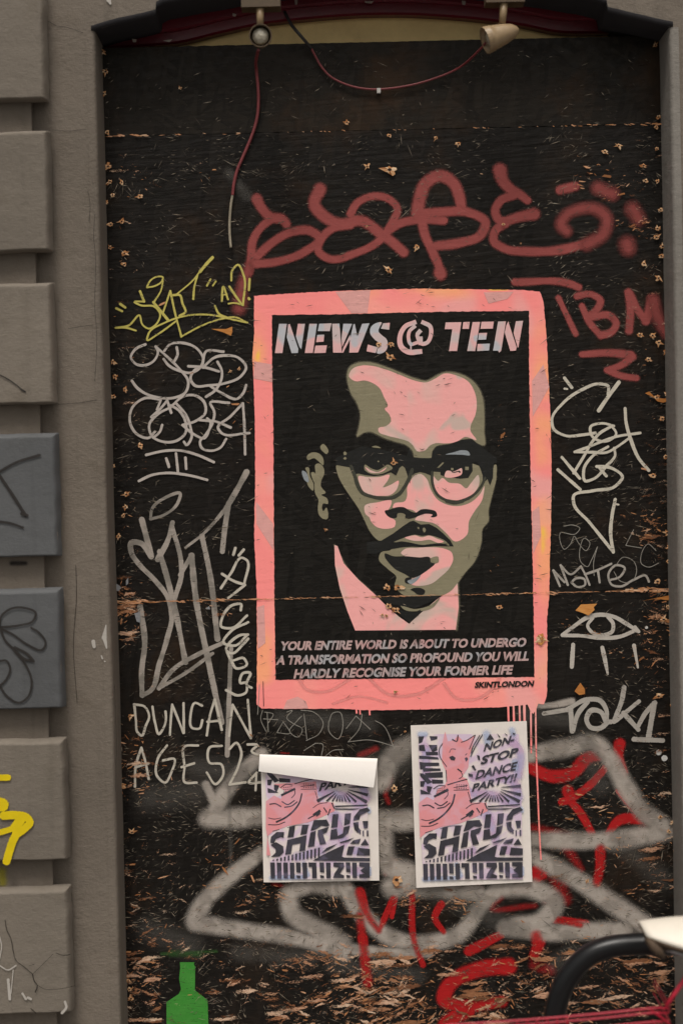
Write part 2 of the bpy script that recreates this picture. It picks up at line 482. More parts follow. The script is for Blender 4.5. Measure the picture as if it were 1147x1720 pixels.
# key planes (metres behind/before the board face y=0)
Y_SUR, Y_CORE, Y_BLK = -.10, -.122, -.150
XL = (P(165, 168).x + P(207, 1720).x) / 2          # left and right limit of the boarding
XR = (P(1122, 100).x + P(1145, 1600).x) / 2
print('XL', P(165, 168).x, P(185, 1000).x, P(207, 1720).x, 'XR', P(1122, 100).x, P(1136, 780).x, P(1145, 1600).x, 'Z', P(573, 1720).z, P(573, 0).z)
JL = (P(154, 60, Y_SUR).x + P(193, 1500, Y_SUR).x) / 2
JR = (P(1130, 100, Y_SUR).x + P(1141, 780, Y_SUR).x) / 2
print('J', JL, JR, P(193, 1500, Y_SUR).x, P(154, 60, Y_SUR).x)

wall = thing('facade_wall', (XL-.3, 0, 0), 'taupe painted masonry front with rusticated blocks and arched door opening', 'wall')
arch = [(154, 52), (200, 39), (262, 24), (263, 12), (275, 5), (320, -3), (420, -22), (520, -34), (640, -38), (760, -34), (880, -20), (980, -4), (1017, 4), (1020, 20), (1127, 46)]
ap = [P(x, y, Y_SUR) for x, y in arch]
ap[0].x = JL; ap[-1].x = JR
# face of the surround, as outline with the opening cut out
ZT, ZB = 3.3, 0.0
out = [(-1.6, ZB), (-1.6, ZT), (1.6, ZT), (1.6, ZB), (JR, ZB)] + [(p.x, p.z) for p in reversed(ap)] + [(JL, ZB)]
tris = tessellate_polygon([[Vector((x, z, 0)) for x, z in out]])
def facing(vs, f):
    a, b, c = (Vector(vs[i]) for i in f[:3]); return f if (b-a).cross(c-a).y < 0 else tuple(reversed(f))
vv = [(x, Y_SUR, z) for x, z in out]
mesh('door_surround', vv, [facing(vv, t) for t in tris], m_wall, wall)
# rounded jamb arrises + reveals
def jamb(x, s, mat, name):
    prof = [(x + s*.000, Y_SUR - .0015), (x - s*.004, Y_SUR + .000), (x - s*.0065, Y_SUR + .005), (x - s*.0075, Y_SUR + .012), (x - s*.0075, .03)]
    prof = [(x + s*.012, Y_SUR - .0015)] + prof
    zs = [i*.08 for i in range(0, 34)]
    zt = ap[0].z if s < 0 else ap[-1].z
    zs = [z for z in zs if z < zt] + [zt]
    v, f = [], []
    for z in zs:
        dx = .0016*noise.noise(Vector((z*3, x, 0))) + .0008*noise.noise(Vector((z*14, x, 3)))
        for (a, b) in prof: v.append((a + dx, b, z))
    k = len(prof)
    for i in range(len(zs)-1):
        for j in range(k-1):
            q = (i*k+j, i*k+j+1, (i+1)*k+j+1, (i+1)*k+j); f.append(q if s < 0 else tuple(reversed(q)))
    mesh(name, v, f, mat, wall, smooth=True)
jamb(JL, -1, m_wall, 'door_jamb'); jamb(JR, 1, m_wall_r, 'door_jamb')
# arch soffit: painted black, a little lumpy
v, f = [], []
q = []
for i in range(len(ap)-1):
    a, b = ap[i], ap[i+1]; k = max(1, int((b-a).length/.02))
    q += [a.lerp(b, t/k) for t in range(k)]
q.append(ap[-1])
for i, p in enumerate(q):
    nn = .002*noise.noise(Vector((i*.37, 0, 0)))
    for yy, dz in ((Y_SUR-.003, .010), (Y_SUR-.004, .002), (Y_SUR+.002, -.002), (.02, -.004), (.05, -.004)):
        v.append((p.x, yy, p.z + dz + nn))
for i in range(len(q)-1):
    for j in range(4): f.append((i*5+j, (i+1)*5+j, (i+1)*5+j+1, i*5+j+1))
mesh('arch_soffit', v, f, m_soffit, wall, smooth=True)

# rusticated blocks of the pilaster
def lin_sp(a, b, n): return [a + (b-a)*i/n for i in range(n+1)]
def block(name, x0, x1, z0, z1, yf, yb, mat, bev, seed, parent, label=None, chip=0):
    xs = sorted(set([round(t, 5) for t in lin_sp(x0, x1-bev*2, 26) + lin_sp(x1-bev*2, x1, 12)]))
    zs = sorted(set([round(t, 5) for t in lin_sp(z0, z0+bev*1.6, 9) + lin_sp(z0+bev*1.6, z1-bev*1.6, 34) + lin_sp(z1-bev*1.6, z1, 9)]))
    v, f = [], []; W = len(xs)
    for z in zs:
        for x in xs:
            n1 = noise.noise(Vector((x*9, z*9, seed))); n2 = noise.noise(Vector((x*40, z*40, seed+5)))
            jx = .0018*noise.noise(Vector((0, z*22, seed))); jz = .0018*noise.noise(Vector((x*22, 0, seed+9)))
            d = min(x1-x, z-z0, z1-z)
            d = min(x1-x, (z-z0)*2.6, z1-z); t = min(1, max(0, d/bev)); hgt = math.sqrt(1-(1-t)**2)
            y = yb + (yf-yb)*hgt + (.0016*n1 + .0006*n2)*hgt
            ex = 1 if x1-x < bev*.9 else 0; ez = 1 if min(z-z0, z1-z) < bev*.9 else 0
            v.append((x + jx*ex*1.3, y, z + jz*ez*1.3))
    for i in range(len(zs)-1):
        for j in range(W-1): f.append((i*W+j, i*W+j+1, (i+1)*W+j+1, (i+1)*W+j))
    # short returns to the wall behind
    return mesh(name, v, f, mat, parent, smooth=True, label=label)
XE = -1.35
# core strip behind the joints
xc = P(72, 860, Y_CORE).x
mesh('pilaster_core', *box(XE, xc, Y_CORE, Y_SUR+.02, ZB, ZT), m_wall, wall)
xb = (P(80, 300, Y_BLK).x + P(122, 1600, Y_BLK).x) / 2
blocks = []
for i, (yb_, yt_) in enumerate(((167, -45), (422, 217), (679, 473), (936, 727), (1192, 989), (1447, 1243), (1704, 1493), (1960, 1750), (2216, 2006))):
    z0 = P(50, yb_, Y_BLK).z; z1 = P(50, yt_, Y_BLK).z
    gm = i in (3, 4)
    lb = {3: 'slate grey painted block', 4: 'slate grey painted block with looping marker tag', 6: 'cracked taupe block'}.get(i)
    blocks.append(block('rusticated_block', XE, xb, z0, z1, Y_BLK, Y_CORE+.004, m_grey if gm else m_block, .011, i*3.3, wall, lb))
    # painted return at the right of each block (block side down to the surround)
    mesh('block_side', *box(XE, xb-.0045, Y_CORE-.020, Y_SUR+.01, z0+.006, z1-.006), m_wall, blocks[-1])
    if i in (3, 4):
        # grey paint slops into the joint above
        pass
xr = (P(1200, 860, Y_BLK).x)

# ------------------------------------------------------------------ the boarding
YB = 0.0
door = thing('boarded_doorway', ((XL+XR)/2, 0, 0), 'tall doorway boarded with black painted chipboard covered in graffiti and a pink stencil portrait', 'boarded door')
mesh('gap_shade_sheet', *box(JL-.02, JR+.02, .035, .06, 0.0, P(573, 84).z), m_dark, door)  # dark sheet added behind the boards, the gap's shade is in its colour
zA, zBm = (P(165, 229).z + P(1118, 207.6).z)/2, (P(190, 1011).z + P(1138, 990).z)/2
zTop = (P(165, 83).z + P(1118, 57).z)/2
print('seams', P(165, 229).z, P(1118, 207.6).z, P(190, 1011).z, P(1138, 990).z, P(165, 83).z, P(1118, 57).z)
def panel(x0, x1, z0, z1, yf, mat, label, seed, rag=.0012):
    # board with slightly frayed edges
    def edge(a, b, n, ax):
        o = []
        for i in range(n):
            t = i/n; x = a[0]+(b[0]-a[0])*t; z = a[1]+(b[1]-a[1])*t
            r = rag*noise.noise(Vector((x*60, z*60, seed))) + rag*.6*noise.noise(Vector((x*220, z*220, seed)))
            o.append((x + (r if ax == 0 else 0), z + (r if ax == 1 else 0)))
        return o
    pts = edge((x0, z0), (x1, z0), 160, 1) + edge((x1, z0), (x1, z1), 120, 0) + edge((x1, z1), (x0, z1), 160, 1) + edge((x0, z1), (x0, z0), 120, 0)
    n = len(pts)
    v = [(x, yf, z) for x, z in pts] + [(x, yf+.018, z) for x, z in pts]
    f = [facing(v, t) for t in tessellate_polygon([[Vector((x, z, 0)) for x, z in pts]])]
    f += [(i, i+n, (i+1) % n + n, (i+1) % n) for i in range(n)]
    return mesh('chipboard_panel', v, f, mat, door, label=label)
gx = .004
pan_top = panel(XL+gx-.002, XR-gx+.002, zA+.0006, zTop, YB+.001, m_osb_top, 'plain brownish black top panel', 1)
pan_mid = panel(XL+gx, XR-gx, zBm+.0009, zA-.0006, YB, m_osb, 'black middle panel with stencil portrait', 2)
pan_low = panel(XL+gx-.001, XR-gx+.001, .02, zBm-.0009, YB-.0005, m_osb, 'scuffed lower panel with bare wood showing', 3)
def panel_at(y, x=573):
    ta = 229 - (x-165)*.0225; tb = 1011 - (x-190)*.0225
    return pan_top if y < ta else (pan_mid if y < tb else pan_low)

YP = YB - .0010        # first paint layer
L = lambda k: YP - .0003*k

# --- pinkish red spray name, top
m_red1 = paint('dusty_red_spray', lin(146, 70, 66), .6, .97, .05, rough=.7)
m_red1s = paint('dusty_red_spray_far', lin(140, 66, 62), .95, .9, .05, rough=.7)
c1 = cr(380, 260, 2.4935); c2 = cr(780, 260, 3.1253)
I = Field(L(1))
I.lines(c1, [
 ([(128,185),(150,225),(190,262),(235,270),(252,290)], 60, 50),
 ([(205,262),(150,300),(112,360),(105,430),(95,490)], 42, 50),
 ([(110,458),(200,450),(330,405),(392,350),(350,318),(270,325),(190,370),(130,425)], 48),
 ([(392,145),(368,205),(410,258),(480,290),(560,275),(640,325),(700,370),(742,408)], 68, 56),
 ([(520,295),(440,312),(398,352),(385,402),(430,435),(540,412),(640,360),(690,290),(716,225),(670,180),(600,176),(545,205),(520,248)], 44),
 ([(650,345),(720,290),(800,272),(910,275)], 48),
 ([(800,245),(808,190),(835,120),(895,88),(950,118),(975,175),(985,225)], 74, 60),
 ([(800,245),(900,240),(1010,240),(1085,285),(1065,335),(980,368),(880,382)], 52),
 ([(815,250),(830,330),(865,410),(892,475),(897,500)], 56, 46), ([(894,492),(896,500)], 66)], 2.35)
I.lines(c2, [
 ([(185,80),(195,125),(240,180),(295,212),(330,240)], 92, 56),
 ([(262,212),(190,240),(160,300),(185,345),(215,350)], 62),
 ([(210,352),(290,325),(365,310)], 62, 84),
 ([(215,360),(160,400),(152,450),(205,490),(330,507),(500,500),(650,462)], 60, 66),
 ([(500,185),(580,165)], 64),
 ([(262,668),(560,680),(598,696)], 52), ([(492,752),(582,940)], 42),
 ([(615,795),(655,880),(712,948)], 48), ([(588,742),(660,732),(712,768),(690,815),(640,850)], 50),
 ([(668,852),(760,845),(795,885),(770,930),(715,948)], 54),
 ([(858,722),(868,800),(862,925)], 58), ([(868,730),(905,810),(950,872)], 54), ([(950,872),(965,830),(985,760)], 66, 78),
 ([(615,1048),(760,1040),(870,1050)], 44, 60), ([(880,1060),(820,1105),(745,1130)], 56, 44), ([(745,1130),(820,1160),(900,1172)], 44, 50)], 2.95)
I.build('spray_tag', m_red1, door, 'dusty red bubble lettering sprayed above the pink frame')
I = Field(L(1.4))
I.lines(c1, [([(95,470),(70,540),(55,640)], 64, 86)], 2.2)
I.lines(c2, [([(640,470),(730,410),(745,335),(690,285),(600,285),(530,320),(505,370),(535,402)], 96, 78), ([(700,175),(775,205)], 100), ([(880,285),(912,335)], 108), ([(852,470),(857,490)], 116), ([(990,760),(1015,860),(1060,940)], 90, 80)], 2.6)
I.build('spray_tag', m_red1s, door, 'soft edged dusty red spray curl')

# --- yellow marker tag
m_yel = paint('yellow_paint_marker', lin(190, 178, 92), .22, 1, .3)
c3 = cr(180, 410, 4.096)
I = Ink(L(3))
for a, wd in ([(65,442),(105,462)], 20), ([(92,412),(126,436)], 20), ([(228,325),(256,395)], 20), ([(256,395),(188,398),(230,420),(330,432),(366,480),(340,550),(290,582),(245,555),(225,490),(150,560),(60,576)], 15), ([(60,576),(130,575),(200,595)], 15), \
  ([(275,295),(300,250),(360,222),(386,228),(380,252),(330,288),(275,298)], 13), ([(385,252),(375,310),(320,405)], 14), ([(320,400),(370,460),(420,522)], 20), ([(388,465),(436,322)], 15), ([(436,322),(470,480),(512,636)], 16), ([(455,352),(500,350),(520,410),(540,468),(500,492)], 18), \
  ([(480,345),(600,240),(660,160),(728,92)], 12, ), ([(640,190),(690,130),(726,92)], 24), ([(622,215),(600,300),(594,378)], 16), ([(512,636),(650,562),(800,512),(880,503),(965,540)], 13), ([(965,540),(880,522),(700,486),(560,490),(400,540),(290,610),(276,660),(350,620),(475,530)], 14), ([(742,425),(770,480),(830,508)], 18), \
  ([(712,242),(688,286)], 14), ([(748,256),(728,286)], 14), ([(790,392),(800,292),(832,380)], 16), ([(795,350),(825,345)], 12), ([(842,292),(880,350),(925,412)], 18), ([(855,250),(862,180),(900,142),(940,215),(936,420)], 16), ([(935,420),(880,405),(835,410)], 14), ([(981,240),(976,316)], 18), ([(975,372),(978,378)], 22):
    I.line(c3(a), wd/4.096)
I.build('marker_tag', m_yel, door, 'yellow marker tag with halo and quote marks')

# --- grey looping marker tag
m_gm = paint('pale_grey_marker', lin(182, 172, 164), .2, .97, .3)
I = Ink(L(3))
for a in ([(265,690),(200,720),(165,780),(200,825),(270,832),(330,795),(350,735),(335,705)], [(335,705),(420,780),(500,860),(560,950),(540,1020),(470,1055),(350,1055),(250,1020),(200,980),(172,940)], [(480,710),(486,760),(460,812)],
  [(395,735),(430,692),(520,680),(620,720),(662,790),(640,850),(580,885),(500,872),(420,830),(390,790)], [(800,740),(682,738),(655,840)], [(560,840),(680,850),(770,876)], [(662,850),(690,820),(740,780),(820,766),(900,780),(957,850),(920,910),(820,955),(700,972),(600,970),(575,930),(600,870),(660,835)],
  [(760,810),(790,870),(780,950),(740,1010),(682,1050)], [(715,980),(780,1020),(900,1062),(940,1020),(957,970)], [(370,1070),(260,1060),(172,1130),(160,1230),(210,1310),(290,1332),(330,1290)], [(370,1075),(345,1138)], [(415,1075),(442,1160)], [(412,1080),(370,1130),(305,1190)],
  [(440,1122),(350,1170),(290,1250),(310,1320),(400,1362),(480,1352),(540,1300),(540,1220),(490,1140),(440,1110)], [(380,1245),(365,1290),(318,1332)], [(450,1110),(520,1050),(600,1040),(670,1090),(677,1160),(620,1212),(520,1245)], [(480,1100),(540,1170),(575,1260),(582,1330),(545,1382),(530,1360)],
  [(520,1245),(600,1310),(670,1335),(702,1280),(710,1220),(690,1200)], [(840,1092),(710,1095),(737,1150),(730,1220),(680,1310),(640,1360),(650,1400),(710,1422),(780,1400),(820,1340)], [(630,1210),(760,1225),(850,1262)], [(980,1300),(780,1292),(765,1270),(850,1185),(935,1095)], [(935,1095),(945,1250),(950,1446)],
  [(270,1450),(400,1422),(500,1420),(620,1450),(735,1500)], [(408,1475),(427,1532)], [(475,1440),(490,1580)], [(540,1470),(545,1546)], [(220,1630),(300,1592),(400,1575),(560,1590),(690,1622)]):
    I.line(c3(a), 20/4.096)
I.build('marker_tag', m_gm, door, 'looping pale grey tag in two rows over a small barred crown')

# --- big faded silver tag
m_sil = paint('worn_silver_marker', lin(168, 158, 148), .18, .84, .45, col2=lin(134, 127, 118), nscale=22)
c4 = cr(180, 780, 3.0714)
I = Ink(L(2))
for a, wd, *w2 in (([(225,280),(232,232),(300,172),(378,150),(362,205),(285,265),(225,282)], 17), ([(180,285),(205,380),(228,475)], 34), ([(228,475),(170,405),(125,405),(125,450),(170,520),(240,590),(315,690),(335,780),(310,900),(270,1030),(222,1170),(182,1192)], 30, 28), ([(182,1192),(180,1060),(195,930),(172,735)], 30, 34),
  ([(338,300),(315,390),(262,490)], 28, 30), ([(272,450),(320,620),(345,720),(405,1020)], 32), ([(335,320),(382,500),(385,560),(350,690)], 28), ([(378,570),(436,470)], 26), ([(436,470),(460,700),(520,1000),(590,1330)], 34, 34),
  ([(405,430),(500,355),(620,220)], 14, 22), ([(610,235),(660,150),(720,40)], 30, 34), ([(628,200),(608,330),(595,450)], 30), ([(490,370),(530,560),(570,900)], 32), ([(600,920),(470,980),(340,1060),(268,1155)], 26), ([(268,1155),(400,1080),(545,975)], 20)):
    I.line(c4(a), wd/3.07, (w2[0] if w2 else wd)/3.07)
I.line(c4([(640,950),(630,1200),(620,1500)]), 8, 9)
I.build('marker_tag', m_sil, door, 'tall worn silver marker tag running across the panel joint')

m_ch = paint('cream_marker', lin(192, 184, 170), .2, .96, .3)
I = Ink(L(4))
for a in ([(662,432),(652,466)], [(705,440),(680,470)], [(588,638),(640,560),(700,482),(716,490),(708,620)], [(594,565),(650,600),(712,622)], [(712,622),(625,690)], [(690,752),(692,722),(650,725),(595,790),(588,835),(640,845),(722,780)],
  [(728,815),(640,860),(600,920),(660,935),(725,878)], [(728,878),(690,880),(620,965),(640,975),(700,930),(728,900)], [(620,970),(640,1010),(705,1000),(722,1030),(665,1052),(640,1010)], [(745,1152),(722,1140),(738,1075),(700,1078),(690,1130),(712,1125),(718,1175),(680,1192),(615,1165)]):
    I.line(c4(a), 15/3.07)
I.build('marker_tag', m_ch, door, 'cream marker word written vertically over the silver tag')

I = Ink(L(4))
for a in ([(142,1245),(150,1320),(160,1385),(178,1400),(200,1350),(218,1300),(195,1250),(140,1238)], [(235,1250),(250,1340),(268,1392),(292,1360),(305,1300),(302,1275)], [(325,1395),(330,1310),(337,1240)], [(337,1240),(395,1385)], [(397,1385),(395,1232)],
  [(490,1245),(455,1230),(432,1290),(440,1360),(478,1362),(492,1320)], [(515,1398),(530,1300),(556,1212)], [(556,1212),(575,1290),(592,1370)], [(518,1328),(582,1322)], [(630,1402),(638,1320),(648,1240)], [(648,1240),(742,1412)], [(742,1412),(726,1215)],
  [(145,1662),(150,1550),(178,1462)], [(178,1462),(200,1540),(215,1622)], [(150,1562),(215,1542)], [(310,1450),(262,1520),(260,1610),(300,1642),(332,1590),(348,1520),(290,1527)], [(470,1450),(402,1455),(400,1560),(402,1640),(462,1642)], [(385,1562),(450,1542)],
  [(592,1452),(530,1460),(530,1540),(590,1548),(600,1600),(560,1650),(515,1590)], [(630,1470),(668,1436),(692,1480),(680,1550),(632,1652)], [(632,1652),(715,1640)], [(725,1445),(775,1448),(745,1480),(780,1500)], [(772,1590),(732,1642),(795,1640)], [(770,1600),(766,1682)]):
    I.line(c4(a), 14/3.07)
I.build('marker_writing', m_ch, door, 'hand written words DUNCAN AGE 523 in cream marker')

# --- right tags
c5 = cr(900, 620, 4.526)
m_rt = paint('off_white_marker', lin(198, 190, 174), .18, .98, .25)
I = Ink(L(3))
for a, wd in (([(215,68),(270,140)], 26), ([(215,149),(235,151)], 20), ([(628,100),(550,205),(475,315)], 32), ([(545,190),(548,130),(480,112),(350,155),(200,262),(120,380),(130,450),(220,505),(350,500),(450,485)], 24), ([(590,432),(500,412),(412,440),(425,510),(470,542),(560,540),(608,490),(570,430)], 22), ([(580,430),(480,490),(420,560),(375,640),(285,790)], 24), ([(292,630),(400,590),(600,515),(790,485)], 22), ([(292,630),(420,632),(545,630),(600,600),(700,530)], 22),
  ([(675,300),(682,400),(720,540),(780,680),(855,770)], 28), ([(195,670),(330,830)], 26), ([(165,765),(335,915)], 26), ([(545,590),(430,660),(362,760),(372,850),(440,832),(530,740),(600,650),(592,600)], 24), ([(460,740),(570,752),(655,820),(600,890),(430,925),(282,970),(285,1020),(400,1160),(585,1390)], 26), ([(585,1390),(565,1250),(575,1120),(600,990)], 28), ([(480,750),(532,812)], 24), ([(600,1025),(625,1030)], 14)):
    I.line(c5(a), wd/4.526)
I.build('marker_tag', m_rt, door, 'off white angular marker tag ending in a long arrow')
m_thin = paint('thin_grey_pen', lin(150, 145, 136), .4, .85, .3)
I = Ink(L(4))
for a in ([(210,1195),(280,1185),(332,1210),(300,1252),(180,1250),(180,1300),(215,1370),(260,1330),(290,1270),(320,1320),(380,1380),(408,1320),(370,1285),(330,1380),(342,1470),(390,1502),(420,1450),(465,1350)], [(465,1350),(435,1480),(440,1570)], [(740,1220),(680,1340)], [(680,1340),(800,1360)], [(910,1380),(850,1330),(800,1400),(800,1480),(850,1505),(930,1475)], [(600,1500),(660,1430),(740,1460),(762,1540),(720,1620),(640,1612),(590,1540)]):
    I.line(c5(a), 1.5)
c9 = cr(330, 1180, 3.1)
for a in ([(345,40),(335,80),(362,150)], [(375,152),(368,50)], [(355,50),(400,60),(375,105)], [(350,85),(425,90)], [(420,155),(452,100)], [(452,100),(487,160),(420,157)], [(470,50),(500,40),(470,80),(505,110),(552,140),(530,180),(485,150),(520,100),(548,70)], [(560,60),(575,190)], [(545,40),(610,50),(660,110),(640,160),(572,198)], [(690,100),(710,55),(745,50),(762,100),(735,190),(690,150),(688,100)], [(780,135),(830,70)], [(830,70),(905,140)], [(862,60),(850,130),(790,205)], [(790,205),(900,195),(1020,225)], [(930,95),(960,110),(1030,240)], [(560,250),(620,212)], [(620,212),(655,215),(650,280)], [(670,280),(710,250),(765,245)]):
    I.line(c9(a), 1.5)
I.line([(436+0, 1150),(433,1200)], 1.4)
I.build('pen_scribble', m_thin, door, 'thin scratched pen scribbles')
m_nt = paint('translucent_grey_marker', lin(178, 170, 160), .25, .78, .5)
I = Ink(L(3))
for a in ([(130,1530),(180,1650)], [(130,1530),(215,1620)], [(185,1490),(240,1640)], [(185,1490),(262,1560),(340,1500)], [(340,1500),(372,1560),(405,1640)], [(268,1620),(300,1592),(368,1600),(372,1638),(310,1655),(268,1622)], [(370,1560),(460,1530),(570,1480)], [(468,1530),(482,1622)], [(555,1605),(640,1575),(672,1510),(610,1490),(548,1560),(575,1640),(640,1652),(740,1602),(835,1572),(856,1615)]):
    I.line(c5(a), 20/4.526)
I.build('marker_tag', m_nt, door, 'see-through grey marker name just above the panel joint')
c6 = cr(900, 980, 4.6437)
m_eye = paint('chalky_grey_marker', lin(186, 178, 168), .16, .97, .35)
I = Ink(L(3))
for a, wd in (([(205,402),(300,330),(400,265),(480,245),(600,258),(700,312),(785,368)], 34), ([(205,405),(350,408),(500,425),(650,415),(785,360)], 32), ([(440,270),(400,330),(440,385),(530,402),(592,375),(598,310),(560,262)], 30), ([(770,340),(798,375)], 30), ([(288,478),(277,650)], 36), ([(515,500),(535,590)], 34), ([(535,590),(557,705)], 34), ([(762,485),(792,655)], 34)):
    I.line(c6(a), wd/4.64, (wd*.55 if a[-1] in ((557,705),(792,655)) else wd)/4.64)
I.build('marker_drawing', m_eye, door, 'chalky grey drawing of an open eye with three tears')
m_tk = paint('grey_fat_marker', lin(172, 165, 156), .2, .92, .45)
I = Ink(L(4))
for a, wd in (([(60,1015),(240,985)], 40), ([(240,985),(400,905),(500,915),(548,990),(560,1080),(580,1080)], 42), ([(268,985),(282,1150)], 46), ([(285,1150),(330,1010),(400,925)], 40), ([(545,1080),(500,1000),(430,990),(392,1060),(420,1120),(500,1128),(560,1080)], 42), ([(685,812),(665,920),(640,990)], 42), ([(640,990),(605,1078)], 42), ([(800,920),(620,1070)], 38), ([(680,1010),(795,1140)], 42), ([(795,1110),(860,1000),(925,930)], 40), ([(920,935),(875,1200)], 46), ([(762,1215),(985,1225)], 44)):
    I.line(c6(a), wd/4.64)
I.build('marker_tag', m_tk, door, 'fat grey marker tag with serifed figure one')
m_wd = paint('white_paint_dab', lin(200, 198, 194), .15, 1, .05)
I = Ink(L(4))
I.dot(1105.7, 1263.8, 5.2); I.dot(1115.3, 1273.5, 5.6); I.dot(1085, 1054, 2.5)
I.build('paint_dab', m_wd, door)

# --- red and grey sprayed outline letters, bottom
m_red2 = paint('blood_red_spray', lin(172, 22, 24), .5, .98, .2, rough=.5, grain=.12)
m_red2s = paint('blood_red_overspray', lin(150, 26, 26), .95, .75, .3, rough=.5, grain=.35)
c7 = cr(640, 1200, 2.2623); c8 = cr(660, 1400, 2.355); c10 = cr(180, 1400, 2.39)
I = Field(L(1))
I.lines(c7, [([(560,200),(650,235),(720,225),(790,160),(830,150)], 26, 30), ([(905,112),(898,150),(920,220)], 26, 20), ([(850,205),(790,270),(715,325)], 17, 20), ([(685,332),(720,325)], 18), ([(708,290),(712,300)], 26), ([(715,325),(760,380),(800,455)], 18, 18), ([(860,455),(900,405),(1000,395)], 17, 28), ([(1000,400),(940,335),(900,290)], 24, 14), ([(830,505),(830,580),(818,640)], 22, 18), ([(540,640),(600,600)], 40)])
I.lines(c8, [([(12,235),(-5,330)], 14, 10), ([(75,240),(82,420),(118,520)], 14, 14), ([(190,280),(165,330),(200,390)], 17, 12), ([(425,400),(350,440),(300,465)], 18, 24), ([(455,525),(350,535),(215,610),(200,655),(290,680),(430,665)], 38, 26), ([(300,700),(200,760),(190,800)], 30), ([(580,410),(570,450),(556,485)], 32, 20), ([(640,340),(760,360)], 20)])
I.lines(c10, [([(1015,235),(1040,320),(1090,390)], 22, 14), ([(1147,260),(1090,390)], 13, 13), ([(1025,420),(1045,600)], 22, 22)])
I.build('spray_outline', m_red2, door, 'blood red sprayed letters')
I = Field(L(1.6))
I.lines(c7, [([(700,500),(760,590)], 30, 20), ([(690,640),(640,700)], 40), ([(560,430),(700,460)], 26), ([(950,480),(1010,420)], 20), ([(300,655),(380,660)], 14)])
I.lines(c8, [([(640,180),(680,260)], 34), ([(430,250),(390,290),(560,285)], 16), ([(560,520),(620,540)], 30)])
I.lines(c9, [([(1010,400),(985,480),(1000,520)], 14), ([(990,640),(970,740)], 14), ([(1020,820),(985,890)], 15), ([(850,275),(935,240)], 16), ([(440,262),(480,265)], 6), ([(1040,570),(1110,585)], 6), ([(400,945),(470,960)], 12), ([(780,940),(800,955)], 10)])
I.build('spray_outline', m_red2s, door, 'faint red overspray')

m_gr = paint('silver_grey_spray', lin(178, 168, 158), .7, .9, .35, col2=lin(148, 139, 130), rough=.45, grain=.16, nscale=18)
m_grs = paint('thin_silver_mist', lin(112, 108, 102), 1.0, .30, .3, rough=.5, grain=.4)
I = Field(L(2.4))
for a, w1, w2 in (([(440,1268),(408,1296),(378,1330),(358,1372)], 30, 34), ([(350,1375),(400,1374),(450,1372)], 40, 38), ([(346,1318),(362,1350)], 18, 20), ([(440,1432),(385,1474),(340,1520),(328,1546)], 28, 38), ([(328,1550),(390,1560),(473,1572),(545,1590),(578,1604)], 36, 30),
   ([(566,1493),(520,1486),(486,1502),(490,1532),(530,1560),(574,1586)], 34, 42), ([(575,1484),(604,1530),(650,1572),(720,1584),(775,1566),(806,1522),(838,1490)], 34, 34), ([(838,1490),(890,1492),(932,1518),(915,1542),(862,1556)], 40, 36), ([(848,1558),(910,1566),(980,1564),(1050,1562)], 34, 36),
   ([(560,1590),(640,1600),(720,1600)], 26, 20), ([(640,1312),(660,1272),(690,1252),(730,1244)], 44, 40), ([(632,1378),(700,1378)], 42, 40), ([(640,1398),(650,1450),(700,1472)], 44, 44), ([(660,1490),(740,1490),(800,1500)], 46, 40), ([(888,1268),(950,1256),(1000,1250),(1020,1270),(1050,1322),(1082,1366),(1116,1392)], 34, 40), ([(1118,1396),(1040,1410),(972,1412),(880,1410)], 42, 32), ([(892,1436),(972,1480),(1038,1524),(1100,1566),(1140,1590)], 34, 46),
   ([(900,1186),(930,1184),(960,1178)], 12, 14)):
    I.line(a, w1*1.2, w2*1.2)
I.build('spray_outline', m_gr, door, 'wide silver grey sprayed outline letters')
I = Field(L(2.8))
for a, w1 in (([(380,1180),(384,1300),(388,1450)], 12), ([(250,1340),(330,1330)], 80), ([(330,1290),(430,1300)], 70), ([(880,1200),(960,1210)], 50), ([(620,1290),(700,1270)], 90), ([(250,1560),(320,1590)], 70), ([(400,1600),(520,1610)], 50), ([(560,1620),(700,1640)], 50), ([(930,1620),(960,1600)], 50), ([(980,1240),(1010,1320)], 60), ([(1040,1420),(1120,1480)], 60), ([(720,1490),(860,1560)], 60), ([(470,1205),(620,1215)], 50), ([(385,290),(415,330)], 30)):
    I.line(a, w1)
I.build('spray_outline', m_grs, door, 'thin grey spray mist')
m_red3 = paint('thin_red_spray', lin(176, 26, 26), .85, .8, .5, rough=.5, grain=.3)
I = Field(L(2.9))
I.lines(c10, [([(1012,238),(1040,320),(1090,390)], 26, 16), ([(1147,260),(1120,330),(1090,390)], 15, 14), ([(1015,330),(1025,420),(1045,600)], 22, 26)])
I.lines(c8, [([(75,240),(82,420),(118,520)], 16, 15), ([(190,280),(165,330),(200,390)], 18, 13), ([(565,405),(572,440),(556,485)], 30, 24), ([(655,343),(740,362)], 16)])
I.lines(c7, [([(834,510),(830,580),(818,640)], 24, 22)])
I.build('spray_outline', m_red3, door, 'bright red letter strokes over the grey loops')
m_green = paint('green_stencil_spray', lin(62, 134, 50), .3, 1, .6, fill=True, col2=lin(56, 132, 46), nscale=25)
c11 = cr(150, 1180, 3.186)
I = Ink(L(3))
I.fill(c11([(486,1390),(565,1390),(560,1400),(568,1415),(566,1540),(600,1566),(634,1592),(638,1722),(638,1800),(415,1800),(414,1604),(440,1586),(480,1560),(492,1535),(482,1480),(488,1420)]), smooth=False)
I.build('stencil_bottle', m_green, door, 'green stencilled bottle')
m_gs = paint('green_overspray', lin(56, 104, 44), 1.0, .5, .4, grain=.5)
I = Field(L(3)); I.line(c11([(440,1342),(590,1348)]), 20, 16); I.line(c11([(390,1345),(680,1332)]), 10)
I.build('stencil_bottle', m_gs, door, 'green overspray above the bottle')

